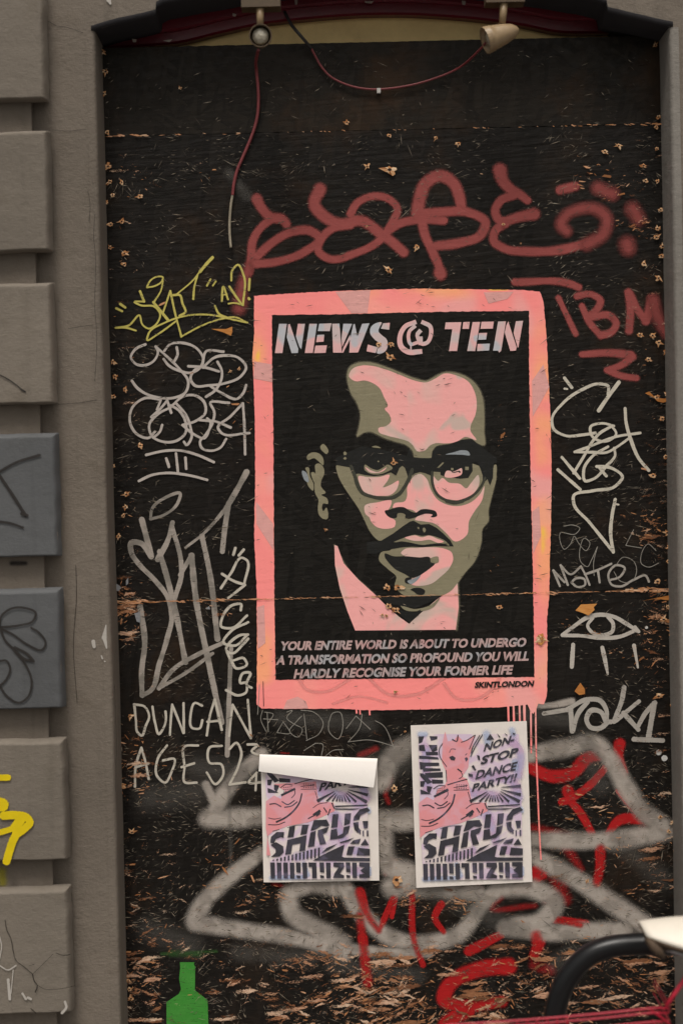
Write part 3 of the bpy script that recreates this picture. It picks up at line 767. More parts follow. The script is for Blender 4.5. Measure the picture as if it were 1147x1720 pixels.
# ------------------------------------------------------------------ stencil portrait
def pinkmat(name, a, b, c=None, edge=False, nsc=7):
    m, n, l, bs = node_mat(name); relief(m, n, l, bs, .4)
    pos = wpos(n, l)
    t = noise_n(n, l, pos, nsc, 2, .4, .8); t2 = noise_n(n, l, wpos(n, l, (1, 1, 1), (0, R(50), 0)), nsc*.7, 2, .4, 1.2)
    col = mixc(n, l, ssmooth(n, l, t, .46, .66), a, b)
    if c: col = mixc(n, l, ssmooth(n, l, t2, .58, .66, 0, .85), col, c)
    sc = noise_n(n, l, wpos(n, l, (50, 1, 420), (0, R(6), 0)), 1, 3, .6)
    col = mixc(n, l, ssmooth(n, l, sc, .64, .76, 0, .5), col, tuple(x*.55 for x in a))
    l.new(col, bs.inputs['Base Color']); bs.inputs['Roughness'].default_value = .6; bs.inputs['Specular IOR Level'].default_value = .25
    return m
m_pink = pinkmat('salmon_pink_spray', lin(255, 146, 142), lin(255, 162, 150), lin(242, 168, 163), nsc=4.5)
n, l = m_pink.node_tree.nodes, m_pink.node_tree.links; bs = n['Principled BSDF']
c0 = bs.inputs['Base Color'].links[0].from_socket
pa, pb = P(429, 492, -.001), P(919, 1190, -.001)
sx = n.new('ShaderNodeSeparateXYZ'); l.new(wpos(n, l), sx.inputs[0])
ex = nd_math(n, l, 'SUBTRACT', nd_math(n, l, 'ABSOLUTE', nd_math(n, l, 'SUBTRACT', sx.outputs[0], (pa.x+pb.x)/2)), (pb.x-pa.x)/2)
ez = nd_math(n, l, 'SUBTRACT', sx.outputs[2], pa.z)
ee = nd_math(n, l, 'MAXIMUM', ex, ez)
nq = noise_n(n, l, wpos(n, l), 6, 2); nq2 = noise_n(n, l, wpos(n, l, rot=(0, 1, 0)), 8, 2)
og = nd_math(n, l, 'MULTIPLY', ssmooth(n, l, ee, -.034, -.004), ssmooth(n, l, nq, .5, .68))
yg = nd_math(n, l, 'MULTIPLY', ssmooth(n, l, ee, -.010, -.002), ssmooth(n, l, nq2, .62, .70))
c0 = mixc(n, l, nd_math(n, l, 'MULTIPLY', og, .75), c0, lin(255, 176, 120)); c0 = mixc(n, l, yg, c0, lin(250, 214, 30)); l.new(c0, bs.inputs['Base Color'])
m_skin = pinkmat('pale_pink_spray', lin(242, 170, 166), lin(220, 182, 172), lin(196, 178, 166), nsc=11)
m_lett = pinkmat('lettering_pink_grey', lin(222, 174, 172), lin(200, 182, 180), lin(178, 184, 190), nsc=16)
m_lett2 = pinkmat('small_lettering_grey_pink', lin(186, 156, 152), lin(164, 162, 164), lin(184, 142, 140), nsc=18)
m_khaki = paint('khaki_spray', lin(134, 127, 102), fill=True, wear=.06, rough=.7)
m_khh = paint('khaki_edge_mist', lin(118, 112, 92), .95, .7, .05)
m_blk = osb('stencil_black_spray', lin(25, 23, 20), 0, .5, .9)
m_blku = paint('stencil_black_marks', lin(28, 28, 25), .2, 1, .02, rough=.6)
m_blkf = paint('stencil_black_fill', lin(21, 21, 18), fill=True, wear=.02, rough=.6)
m_dkol = paint('dark_olive_frame', lin(58, 58, 48), .25, 1, .02, rough=.6)
m_blue = paint('pale_blue_grey_spray', lin(140, 146, 150), fill=True, wear=.02)
m_yedge = paint('yellow_edge_spray', lin(232, 200, 20), .9, .9, .05)
m_org = paint('orange_edge_spray', lin(255, 160, 100), 1.0, .55, .02)
m_lav = paint('lavender_grey_patch', lin(222, 162, 156), .35, 1, .02, fill=True)
m_lavs = paint('lavender_grey_mist', lin(240, 160, 154), .9, .6, .02)

SP = bpy.data.objects.new('stencil_portrait', None); C.objects.link(SP); SP.parent = door; SP['label'] = 'stencilled pink poster of a man in glasses and collar'
I = Ink(L(4))
frame = [(427,497),(470,494),(540,490),(620,487),(700,485),(800,486),(880,487),(906,490),(912,505),(917,560),(919,600),(921,640),(924,700),(926,800),(925,870),(923,940),(922,1000),(918,1040),(919,1100),(918,1168),(913,1183),(905,1182),(840,1188),(760,1190),(700,1192),(620,1193),(560,1190),(500,1191),(440,1190),(431,1184),(432,1100),(431,980),(427,900),(429,800),(428,700),(426,640),(424,600),(427,560)]
I.fill(frame, False, 6, jag=.45)
for x, y1, w1 in ((853,1210,3.2),(862,1214,3.4),(872,1214,3),(880,1218,4),(891,1264,3),(604,1199,2.5),(598,1197,3),(620,1200,2.6)):
    I.line([(x, 1180),(x+.3,(1180+y1)/2),(x+.8,y1)], w1)
I.fill([(884,1180),(904,1180),(900,1192),(895,1199),(891,1196)], False)
I.line([(899,1192),(900,1260),(903,1340),(905,1390),(908,1443)], 2.6)
I.build('pink_field', m_pink, SP)
I = Ink(L(5))
for q in ([(563,490),(622,487),(617,526),(590,526)], [(427,607),(457,612),(458,642),(426,636)], [(430,842),(459,880),(460,925),(431,880)], [(812,491),(862,490),(852,502),(820,510)], [(893,640),(912,612),(922,650),(894,700)], [(432,1020),(444,1016),(446,1080),(433,1090)], [(476,1191),(482,1176),(500,1170),(514,1178),(518,1190)], [(893,860),(905,850),(908,900),(895,930)]): I.fill(q, False)
I.build('lavender_patch', m_lav, SP)
I = Field(L(5.2), 1.2)
for a, w1 in (([(500,1138),(515,1158),(545,1162),(590,1140)], 11), ([(620,1140),(650,1165),(700,1166),(745,1140)], 11), ([(745,1148),(765,1172),(800,1174),(832,1150),(838,1140)], 11), ([(560,1182),(600,1170),(650,1180)], 9)): I.line(a, w1)
I.build('lavender_arc', m_lavs, SP)
I = Ink(L(5.6))
I.fill([(457,529),(560,528),(680,525),(780,523),(888,522),(888,600),(890,760),(893,900),(896,1040),(897,1137),(800,1138),(640,1140),(520,1141),(463,1142),(461,1000),(460,850),(459,700),(457,600)], False, jag=.5)
I.build('black_field', m_blk, SP)

cA = cr(490, 590, 3.1); cB = cr(490, 730, 3.1); cC = cr(490, 720, 6.037); cD = cr(660, 720, 6.037); cE = cr(620, 850, 4.987)
K1 = [(290,110),(300,85),(340,62),(400,58),(470,75),(560,110),(650,145),(700,155),(740,135),(790,112),(850,113),(920,140),(970,190),(993,250),(1000,330),(1000,420),(1000,490),(960,475),(930,455),(890,462),(850,480),(790,485),(750,495),(730,520),(728,552),(690,560),(640,560),(630,520),(600,490),(540,470),(480,450),(440,430),(410,418),(370,425),(340,445),(350,400),(358,330),(340,270),(310,220),(292,160)]
K2 = [(232,160),(300,166),(335,160),(500,140),(640,132),(730,128),(900,140),(1040,165),(1058,155),(1064,220),(1040,320),(1022,400),(1022,450),(992,490),(985,560),(950,660),(900,720),(862,772),(830,812),(740,848),(640,850),(575,832),(535,780),(545,745),(500,700),(452,645),(462,615),(520,596),(520,560),(452,552),(410,510),(380,450),(350,390),(310,330),(270,270),(240,210)]
COL = [(222,575),(238,580),(270,670),(350,758),(430,830),(500,900),(560,950),(610,985),(670,930),(740,870),(800,820),(862,765),(868,900),(853,1016),(600,1018),(330,1020),(290,920),(250,800),(225,680)]
I = Ink(L(6))
I.line(cA(K1), 7, closed=True); I.line(cB([(222,575),(250,630),(300,710),(400,805),(500,905)]), 6); I.line(cB([(862,770),(868,900),(856,1016)]), 8)
I.line(cB([(1064,220),(1040,320),(1022,400),(1022,450),(992,490),(985,560),(950,660),(900,720),(862,772)]), 5)
I.build('khaki_mist', m_khh, SP)
I = Ink(L(6.4)); I.fill(cB(COL), False); I.build('collar', m_skin, SP)
I = Ink(L(6.8))
I.fill(cA(K1)); I.fill(cB(K2))
for q in ([(150,290),(180,252),(240,240),(300,270),(325,330),(320,370),(270,330),(230,300),(160,315)],
          [(245,360),(270,352),(320,390),(330,450),(300,530),(295,580),(342,655),(300,670),(360,710),(365,765),(320,758),(306,795),(320,838),(350,800),(368,850),(355,920),(320,915),(275,870),(265,800),(270,720),(240,660),(230,560),(240,440)],
          [(140,395),(165,390),(185,480),(222,570),(215,630),(180,600),(150,520),(158,450)], [(290,180),(320,155),(350,180),(370,240),(355,258),(320,235),(295,210)],
          [(205,440),(220,440),(235,560),(215,520)], [(810,185),(850,172),(905,198),(860,195)], [(525,240),(540,230),(557,245),(552,268),(530,268)], [(522,300),(540,285),(558,298),(545,315),(528,310)], [(866,330),(878,322),(888,332),(876,342)]):
    I.fill(cC(q), True, 2)
I.fill(cB([(566,893),(640,908),(720,888),(770,850),(740,895),(650,920),(580,908)]), True, 2)
I.build('khaki_tone', m_khaki, SP)
I = Ink(L(7.2))
I.fill(cA([(297,130),(315,92),(360,75),(410,75),(480,92),(560,122),(640,153),(700,162),(750,140),(790,117),(860,127),(920,160),(950,210),(962,270),(955,330),(930,390),(928,408),(960,462),(900,446),(860,470),(790,480),(750,478),(720,490),(690,518),(650,520),(630,490),(610,472),(560,455),(500,440),(450,415),(450,402),(490,390),(517,365),(508,330),(484,297),(497,290),(480,240),(455,190),(420,165),(380,152),(330,156)]))
I.fill(cB([(640,212),(672,205),(700,228),(725,290),(760,340),(800,362),(870,372),(935,350),(985,300),(1000,268),(990,340),(950,400),(922,450),(912,520),(850,557),(800,510),(740,462),(690,452),(640,440),(655,425),(640,400),(590,385),(525,378),(530,362),(590,345),(600,320),(600,275),(618,240)]))
I.fill(cB([(378,374),(450,352),(520,345),(512,378),(495,405),(505,425),(540,450),(535,480),(500,490),(440,480),(412,452),(403,430),(385,415)]))
I.fill(cC([(680,480),(760,490),(880,490),(992,474),(975,520),(925,595),(1000,570),(1082,528),(1060,620),(1000,672),(900,682),(800,677),(735,660),(705,600)]), True, 2)
I.fill(cD([(408,480),(460,530),(495,500),(560,545),(680,562),(740,605),(790,550),(862,470),(872,560),(830,640),(760,712),(660,728),(560,715),(480,700),(430,620)]), True, 2)
I.fill(cE([(265,392),(290,365),(400,350),(520,345),(620,355),(690,390),(702,440),(670,520),(600,590),(520,650),(440,668),(350,655),(315,625),(370,605),(440,570),(500,530),(550,485),(580,470),(576,430),(510,435),(400,430),(300,420)]), True, 2)
I.build('pink_highlight', m_skin, SP)
I = Ink(L(7.6))
# glasses, brows, nose, moustache, mouth in black
I.fill(cC([(440,300),(700,180),(900,210),(1147,270),(1200,300),(1200,560),(1147,400),(1120,375),(1090,400),(1060,470),(1040,430),(930,470),(830,482),(740,470),(680,455),(650,460),(600,395),(450,368)]), False)
I.fill(cD([(130,300),(165,190),(205,290),(300,298),(388,298),(395,240),(440,180),(560,160),(700,110),(800,105),(900,190),(1050,300),(1050,345),(1022,350),(1015,400),(1010,500),(980,578),(955,512),(905,560),(908,480),(882,400),(850,340),(803,345),(805,430),(760,500),(680,508),(540,490),(480,470),(478,440),(410,435),(400,490),(370,470),(320,450),(270,440),(220,455),(180,480),(140,430)]), False)
I.fill(cE([(130,40),(170,30),(230,10),(290,10),(340,40),(390,55),(430,30),(500,28),(560,50),(568,80),(530,95),(512,92),(530,76),(470,65),(420,80),(370,100),(310,102),(298,92),(305,78),(280,60),(235,65),(230,95),(190,102),(150,80)]), True, 2)
I.fill(cE([(-20,300),(40,292),(100,290),(200,230),(280,170),(340,130),(370,122),(430,155),(500,150),(560,180),(620,230),(680,290),(706,338),(620,337),(540,335),(450,345),(360,340),(280,345),(180,362),(100,380),(60,400),(-20,400)]), False)
I.fill(cE([(128,400),(200,420),(300,420),(420,430),(508,433),(515,470),(545,480),(480,540),(400,592),(352,600),(300,570),(220,530),(160,470),(132,430)]), True, 2)
I.fill(cE([(345,700),(380,685),(440,690),(468,710),(460,735),(400,738),(370,715)]), True, 2)
I.fill(cE([(300,640),(300,610),(352,600),(335,650)]), True, 2)
I.fill(cB([(455,850),(560,840),(640,842),(785,838),(740,865),(640,905),(560,890),(500,880)]), False)
I.fill(cB([(500,885),(560,915),(640,925),(672,910),(660,940),(610,978),(570,945)]), False)
I.fill(cC([(1000,440),(1090,400),(1055,475)]), False)
I.build('black_detail', m_blkf, SP)
I = Ink(L(8))
I.line([(589.4,783),(596,800),(601,816),(609,828),(624,834),(642,837),(661,835),(672,828),(679,818),(687,803),(692,789)], 7)
I.line(cD([(395,440),(400,560),(450,670),(530,722),(640,742),(740,716),(840,650),(900,570),(932,500)]), 5.2)
I.line(cD([(545,735),(620,752),(700,735)]), 7)
I.build('glasses_frame', m_dkol, SP)
I = Ink(L(8.2))
I.fill(cE([(203,306),(320,256),(380,240),(440,250),(500,245),(570,262),(640,295),(670,330),(600,312),(520,317),(430,326),(340,306),(270,296)]), True, 2)
I.fill(cC([(740,365),(800,400),(870,420),(930,390),(970,365),(1022,398),(960,440),(860,465),(780,450),(735,410)]), True, 2)
I.fill(cE([(402,180),(412,174),(420,185),(412,196)]), True, 2); I.fill(cE([(448,185),(460,180),(474,200),(462,222),(448,205)]), True, 2)
I.fill(cD([(442,398),(500,342),(517,345),(470,395)]), False); I.dot(*cD([(599,410)])[0], 2); I.dot(*cD([(748,403)])[0], 2.5)
I.fill(cE([(515,440),(578,425),(575,470),(545,475)]), True, 2)
I.build('khaki_detail', m_khaki, SP)
I = Ink(L(8.5))
I.fill(cE([(298,264),(340,252),(385,246),(440,262),(500,248),(560,270),(622,300),(590,309),(500,282),(430,292),(350,286)]), True, 2)
I.fill(cD([(520,480),(540,430),(620,432),(650,420),(692,400),(696,460),(640,488)]), True, 2)
I.fill(cC([(745,390),(800,420),(870,440),(960,395),(940,420),(860,450),(780,436)]), True, 2)
I.build('pink_detail', m_skin, SP)
I = Ink(L(8.5))
I.fill(cD([(530,262),(620,237),(700,218),(760,230),(780,266),(700,265),(600,262)]), True, 2)
I.fill(cC([(113,425),(140,438),(163,545),(140,532)]), True, 2)
I.fill(cE([(318,630),(370,608),(430,580),(380,640),(350,655)]), True, 2)
I.build('blue_grey_detail', m_blue, SP)
I = Ink(L(8.8)); I.dot(*cD([(675,440)])[0], 1.6); I.line(cD([(575,405),(600,440),(670,430)]), 2); I.line(cE([(200,306),(340,310),(440,328),(540,322),(650,318)]), 1.6); I.build('black_mark', m_blku, SP)

# headline, traced stencil letters
cN = cr(420, 470, 4.4115); cT = cr(660, 470, 4.248)
I = Ink(L(9))
for q in ([(215,326),(273,326),(240,543),(185,543)], [(283,330),(295,326),(358,512),(355,542),(308,543),(272,425)], [(355,326),(407,326),(380,515),(365,495),(340,420)], [(440,326),(496,326),(465,542),(406,542)], [(512,326),(604,322),(590,380),(502,380)], [(498,408),(550,406),(545,458),(490,462)], [(485,488),(570,485),(560,541),(474,543)],
          [(608,326),(662,324),(680,540),(615,540)], [(690,326),(756,326),(682,500),(678,430)], [(690,505),(740,408),(745,440),(735,450),(690,540),(680,540)], [(740,440),(765,330),(775,326),(795,420),(830,326),(884,322),(800,538),(735,540)]):
    I.fill(cN(q), False)
I.fill(cN([(935,320),(975,316),(960,350),(950,380),(975,410),(1010,440),(1020,490),(995,535),(940,543),(945,510),(960,480),(920,440),(890,400),(895,350)]), True, 2)
I.fill(cN([(985,322),(1035,318),(1030,370),(968,362)]), False); I.fill(cN([(872,480),(945,500),(930,543),(862,530)]), False)
I.line(cT([(150,305),(90,330),(50,400),(60,480),(110,515),(190,512)]), 8.2)
I.line(cT([(215,305),(262,330),(268,400),(240,450),(200,455),(195,420)]), 7)
I.line(cT([(150,335),(118,365),(110,420),(125,460),(165,450)]), 6); I.line(cT([(188,370),(175,385),(190,450)]), 7); I.line(cT([(127,450),(127,530)]), 2.6)
for q in ([(374,304),(486,302),(456,508),(398,508),(422,352),(368,352)], [(500,302),(546,300),(540,350),(494,350)], [(566,302),(620,300),(585,508),(528,508)], [(630,300),(718,298),(710,348),(622,350)], [(612,380),(670,378),(662,426),(606,428)], [(602,458),(690,455),(684,504),(598,508)], [(748,298),(804,296),(770,506),(755,520),(748,506),(712,506)], [(808,320),(820,296),(880,480),(875,505),(835,508),(795,375)], [(875,296),(926,292),(893,480),(888,485),(858,380)]):
    I.fill(cT(q), False)
I.build('headline_letters', m_lett, SP, 'stencilled headline NEWS @ TEN')
I = Ink(L(9))
I.text('YOUR ENTIRE WORLD IS ABOUT TO UNDERGO', 469, 1092, 882, 1085.5, 14.5, .22, .045)
I.text('A TRANSFORMATION SO PROFOUND YOU WILL', 463, 1116, 887, 1109, 15, .22, .045)
I.text('HARDLY RECOGNISE YOUR FORMER LIFE', 493, 1139, 859, 1132, 15, .22, .045)
I.build('slogan_letters', m_lett2, SP, 'three lines of small stencilled capitals')
I = Ink(L(9))
for y0, sl in ((1084, -.016),): pass
for k in range(70):   # stencil bridges cut through the small capitals
    row = random.choice(((470, 885, 1092-7), (464, 888, 1116-7), (494, 860, 1139-7)))
    x = random.uniform(row[0], row[1]); y = row[2] - (x-row[0])*.0157
    I.line([(x-1.8, y+8), (x+1.8, y-8)], .7)
I.build('stencil_bridges', m_blku, SP)
I = Ink(L(9)); I.text('SKINTLONDON', 796.5, 1155, 895, 1152.5, 9.5, .22, .045); I.build('signature_letters', m_blkf, SP, 'small black signature SKINTLONDON')
I = Ink(L(9.4))
I.line([(460,529),(640,525),(888,521)], .01); I.line([(442,1145),(443,1186)], 1.2)
I.build('black_mark', m_blku, SP)

# ------------------------------------------------------------------ wear: bare wood flakes, scuffs, screw holes
def dens(x, y):
    d = .012
    if y > 230:
        d += .22*math.exp(-((x-205-(y-230)*.022)/26)**2) + .24*math.exp(-((x-1092-(y-230)*.015)/30)**2)
    if y > 1230: d += .10
    if y > 1400: d += .12*(1 if x < 420 or x > 900 else .6)
    if y > 1575: d += .45 - (.15 if x < 300 else 0)
    if 427 < x < 922 and 486 < y < 1190: d *= .08
    if y < 225: d *= .25
    return d
SPOTS = [(215,990,26,1.3),(205,1030,30,1.6),(212,1065,24,1.2),(1118,1000,34,1.3),(1108,1040,30,1),(1100,880,30,.9),(1075,870,26,.8),(1085,900,26,.9),(1100,1075,30,1),(1080,1110,34,.6),(1040,1100,20,.5),(950,1050,14,.9),(985,1020,14,1),(975,1160,9,2),(1000,1060,10,.6),(230,1290,36,.8),(215,1250,34,.7),(205,1320,24,1.1),(250,1325,30,.5),(700,1515,34,1.1),(680,1500,18,1),(760,1492,30,.5),(780,1520,24,1.2),(590,1535,26,1),(560,1515,20,.8),(475,1510,24,1.2),(425,1515,26,1),(460,1475,40,.4),(270,1500,40,.5),(250,1560,40,.7),(230,1640,50,1.0),(640,1640,60,1.2),(600,1680,70,1.3),(700,1700,60,1.2),(820,1680,50,1.1),(500,1620,30,1),(560,1610,30,.9),(1000,1600,60,.8),(1050,1660,60,.9),(900,1650,50,1),(860,1600,30,.7),(1000,290,34,.45),(975,310,22,.5),(1040,320,34,.35),(1075,375,24,1),(1040,380,18,.7),(340,290,24,.2),(240,310,26,.35),(215,280,18,.3),(1000,1360,40,.45),(1080,1340,24,.8),(1060,1490,50,.35),(1040,1440,30,.5),(1035,1410,12,.5),(380,1440,34,.5),(830,680,1,0),(840,735,16,.8),(850,690,16,.5),(835,945,14,.3),(400,660,20,.2),(405,720,18,.25),(375,1030,16,.6),(350,1018,10,.6),(960,1350,30,.4)]
cr_rng = random.Random(11)
def flake(x, y, L_, W_, a):
    n = cr_rng.choice((5, 6, 7, 8)); pts = []
    for i in range(n):
        t = i/n*2*math.pi; ex = math.cos(t); ey = math.sin(t)
        r = cr_rng.uniform(.62, 1.1)
        if abs(ex) > .85: r *= cr_rng.uniform(.8, 1.25)
        u, w_ = ex*L_/2*r, (ey*W_/2 + math.sin(ex*2)*W_*.3)*r*cr_rng.uniform(.6, 1.3)
        pts.append((x + u*math.cos(a) - w_*math.sin(a), y + u*math.sin(a) + w_*math.cos(a)))
    return pts
groups = {}
def add_poly(pan, kind, pts, Y, tint):
    gkey = (pan.name, kind)
    G = groups.setdefault(gkey, [pan, [], [], []])
    b = len(G[1]); G[1] += [P(px, py, Y) for px, py in pts]; G[2].append(tuple(range(b, b+len(pts)))[::-1]); G[3].append(tint)
YF = L(10)
cnt = 0
def inside(x, y): return (168+(y-80)*.026 < x < 1120+(y-80)*.0155) and 84 < y < 1735
def try_flake(x, y, sc=1, ang=None, kind='bare_wood_flakes'):
    if not inside(x, y): return
    a = ang if ang is not None else cr_rng.gauss(-.05, .38)
    if cr_rng.random() < .15: a = cr_rng.uniform(-1.5, 1.5)
    Ln = min(17, cr_rng.lognormvariate(1.8, .5))*sc; Wd = Ln*cr_rng.uniform(.08, .3)
    Wd = min(Wd, 4.5*sc)
    tint = min(1, max(0, cr_rng.gauss(.42, .25)))
    add_poly(panel_at(y, x), kind, flake(x, y, Ln, Wd, a), YF - cr_rng.random()*.0006, tint)
for k in range(10000):
    x = cr_rng.uniform(165, 1147); y = cr_rng.uniform(84, 1735)
    n_ = noise.noise(Vector((x*.02, y*.035, 3))) + .6*noise.noise(Vector((x*.06, y*.11, 9)))
    d = dens(x, y) * (max(0, .35 + n_*1.5)**1.5)
    if cr_rng.random() < d*.42: try_flake(x, y, .8 if y < 1560 else 1.15)
for (sx, sy, sr, amt) in SPOTS:
    base = cr_rng.gauss(-.1, .4)
    for k in range(int(amt*sr*sr/60) + 3):
        x = cr_rng.gauss(sx, sr*.5); y = cr_rng.gauss(sy, sr*.38)
        if 427 < x < 922 and 486 < y < 1190 and not (690 < sy < 960): continue
        try_flake(x, y, cr_rng.uniform(.5, 1.25), base + cr_rng.gauss(0, .3))
# frayed joint lines
for x0, x1, f0, n_, off in ((168, 1118, lambda x: 229-(x-165)*.0225, 130, 1.2), (188, 1140, lambda x: 1011-(x-190)*.0225, 420, 2.2)):
    for k in range(n_):
        x = cr_rng.uniform(x0, x1)
        if n_ < 200 and not (x > 960 or x < 210) and cr_rng.random() < .6: continue
        big = 1.6 if (x < 260 or x > 1060) else (.75 if 430 < x < 920 else 1.0)
        y = f0(x) + cr_rng.gauss(0, off*big*.55) + (1 if n_ > 200 else 0)
        Ln = cr_rng.uniform(4, 17)*(.7 if n_ < 200 else 1)
        mid_ = n_ > 200 and 270 < x < 1040 and noise.noise(Vector((x*.05, 2, 7))) < .05
        if mid_: y = f0(x) + 1 + cr_rng.gauss(0, .35)
        pts = flake(x, y, Ln*big, (cr_rng.uniform(.5, 1.0) if mid_ else cr_rng.uniform(.6, 2.4))*big, cr_rng.gauss(-.02, .12))
        add_poly(panel_at(f0(x)+3, x), 'bare_wood_flakes', pts, YF - cr_rng.random()*.0006, min(1, max(0, cr_rng.gauss(.6, .2))))
# vertical frayed edges of the boards
for k in range(500):
    y = cr_rng.uniform(220, 1720); left = cr_rng.random() < .35
    x = (169+(y-80)*.026) if left else (1119+(y-80)*.0155)
    amp = noise.noise(Vector((y*.01, 3 if left else 8, 0)))
    if amp < -.05: continue
    pts = flake(x + (1.2 if left else -1.2)*cr_rng.random(), y, cr_rng.uniform(3, 13), cr_rng.uniform(.7, 2.0), 1.55 + cr_rng.gauss(0, .08))
    add_poly(panel_at(y, x), 'bare_wood_flakes', pts, YF - cr_rng.random()*.0006, cr_rng.uniform(.1, .7))
# hairline scuffs, mostly grey
for k in range(34000):
    x = cr_rng.uniform(170, 1140); y = cr_rng.uniform(84, 1730)
    if not inside(x, y): continue
    n_ = noise.noise(Vector((x*.012, y*.016, 33))) + .7*noise.noise(Vector((x*.045, y*.06, 19)))
    pr = max(0, .22 + n_*.95)
    if y < 225: pr *= .35
    if 427 < x < 922 and 486 < y < 1190: pr *= .16
    if y > 1230: pr = pr*1.5 + .12
    if cr_rng.random() > pr: continue
    dirn = noise.noise(Vector((x*.008, y*.008, 70)))*2.2
    a = dirn + cr_rng.gauss(0, .25) if cr_rng.random() < .6 else cr_rng.gauss(-.05, .5)
    Ln = min(30, cr_rng.lognormvariate(2.0, .5)); Wd = cr_rng.uniform(.45, 1.35)
    c_, s_ = math.cos(a)*Ln/2, math.sin(a)*Ln/2; nx, ny = -math.sin(a)*Wd/2, math.cos(a)*Wd/2
    pts = [(x-c_, y-s_), (x+nx, y+ny), (x+c_, y+s_), (x-nx, y-ny)]
    t = cr_rng.random()**(1.5 if y < 1230 else .9)
    add_poly(panel_at(y, x), 'paint_scuffs', pts, YF - .0008 - cr_rng.random()*.0004, t)
# sheets of torn strands: strand shaped cells missing their paint, by a density laid on the sheet
m_torn, n, l, bs = node_mat('torn_strands')
at = n.new('ShaderNodeAttribute'); at.attribute_name = 'loss'
wz = wpos(n, l); warp = n.new('ShaderNodeTexNoise'); warp.inputs['Scale'].default_value = 70; warp.inputs['Detail'].default_value = 4; warp.inputs['Roughness'].default_value = .7; l.new(wz, warp.inputs['Vector'])
wsc = n.new('ShaderNodeVectorMath'); wsc.operation = 'SCALE'; wsc.inputs['Scale'].default_value = .013; l.new(warp.outputs['Color'], wsc.inputs[0])
wad = n.new('ShaderNodeVectorMath'); wad.operation = 'ADD'; l.new(wz, wad.inputs[0]); l.new(wsc.outputs[0], wad.inputs[1])
ero = noise_n(n, l, wpos(n, l, (150, 1, 620), (0, R(-3), 0)), 1, 5, .75)
acc = None; tintc = None
for rot, sx, sz in ((3, 20, 120), (-22, 30, 190), (26, 34, 210), (58, 40, 230)):
    mp = n.new('ShaderNodeMapping'); mp.inputs['Rotation'].default_value = (0, R(rot), 0); l.new(wad.outputs[0], mp.inputs[0])
    m2 = n.new('ShaderNodeMapping'); m2.inputs['Scale'].default_value = (sx, 0, sz); l.new(mp.outputs[0], m2.inputs[0])
    vo = n.new('ShaderNodeTexVoronoi'); vo.inputs['Scale'].default_value = 1; l.new(m2.outputs[0], vo.inputs['Vector'])
    sp = n.new('ShaderNodeSeparateColor'); l.new(vo.outputs['Color'], sp.inputs[0])
    # cell is bare where its number is under the local loss, eaten back by fine noise
    d = nd_math(n, l, 'SUBTRACT', nd_math(n, l, 'MULTIPLY', at.outputs['Fac'], {3: .28, -22: .20, 26: .18, 58: .10}[rot]), sp.outputs[0])
    d = nd_math(n, l, 'ADD', d, nd_math(n, l, 'MULTIPLY', nd_math(n, l, 'SUBTRACT', ero, .5), .85))
    d = nd_math(n, l, 'SUBTRACT', d, nd_math(n, l, 'MULTIPLY', vo.outputs['Distance'], .26))
    k_ = ssmooth(n, l, d, .0, .012)
    acc = k_ if acc is None else nd_math(n, l, 'MAXIMUM', acc, k_)
    tintc = sp.outputs[1] if tintc is None else nd_math(n, l, 'MULTIPLY_ADD', k_, nd_math(n, l, 'SUBTRACT', sp.outputs[1], tintc), tintc)
c = ramp(n, l, tintc, [(0, lin(110, 72, 48)), (.25, lin(160, 112, 80)), (.5, lin(190, 144, 112)), (.8, lin(208, 166, 138)), (1, lin(222, 194, 168))])
gr = noise_n(n, l, wpos(n, l, (60, 1, 800), (0, R(4), 0)), 1, 4, .7)
c = mixc(n, l, ssmooth(n, l, gr, .38, .68), c, (.5, .4, .33), 'MULTIPLY')
l.new(c, bs.inputs['Base Color']); bs.inputs['Roughness'].default_value = .8; bs.inputs['Specular IOR Level'].default_value = .2
l.new(acc, bs.inputs['Alpha']); relief(m_torn, n, l, bs, .25, .001)
def loss(x, y):
    d = dens(x, y)*1.0
    n_ = noise.noise(Vector((x*.013, y*.024, 3))) + .6*noise.noise(Vector((x*.04, y*.07, 9)))
    d *= max(0, .75 + n_*1.3)
    for (sx, sy, sr, amt) in SPOTS:
        q = ((x-sx)/sr)**2 + ((y-sy)/(sr*.7))**2
        if q < 5: d += amt*.62*math.exp(-q)
    if 270 < x < 352 and y > 1612: d *= .2
    if 427 < x < 925 and 486 < y < 1192: d *= .7 if (800 < x and 680 < y < 760) else .08
    return min(1.3, d)
for pan_, ya, yb_, xs_ in ((pan_mid, lambda x: 231-(x-165)*.0225, lambda x: 1010-(x-190)*.0225, 0), (pan_low, lambda x: 1013-(x-190)*.0225, lambda x: 1740, 0)):
    NX, NY = 120, 130; v = []; f = []; at_ = []
    for j in range(NY+1):
        for i in range(NX+1):
            u = i/NX; x_ = 168 + 955*u; y_ = ya(x_) + (yb_(x_)-ya(x_))*j/NY
            xl, xr_ = 171+(y_-80)*.0262, 1119+(y_-80)*.0150; x_ = xl + (xr_-xl)*u
            v.append(P(x_, y_, YF + .0003)); at_.append(loss(x_, y_))
    for j in range(NY):
        for i in range(NX):
            a_ = j*(NX+1)+i
            if max(at_[a_], at_[a_+1], at_[a_+NX+1]) > .05: f.append((a_, a_+NX+1, a_+NX+2, a_+1))
    ob = mesh('torn_strands', v, f, m_torn, pan_, kind='stuff')
    aa = ob.data.attributes.new('loss', 'FLOAT', 'POINT'); aa.data.foreach_set('value', at_)
for (pn, kind), (pan, vs, fs, ts) in groups.items():
    mesh(kind, vs, fs, m_wood if kind == 'bare_wood_flakes' else m_hair, pan, kind='stuff', col=ts)
    cnt += len(fs)
print('flakes', cnt)

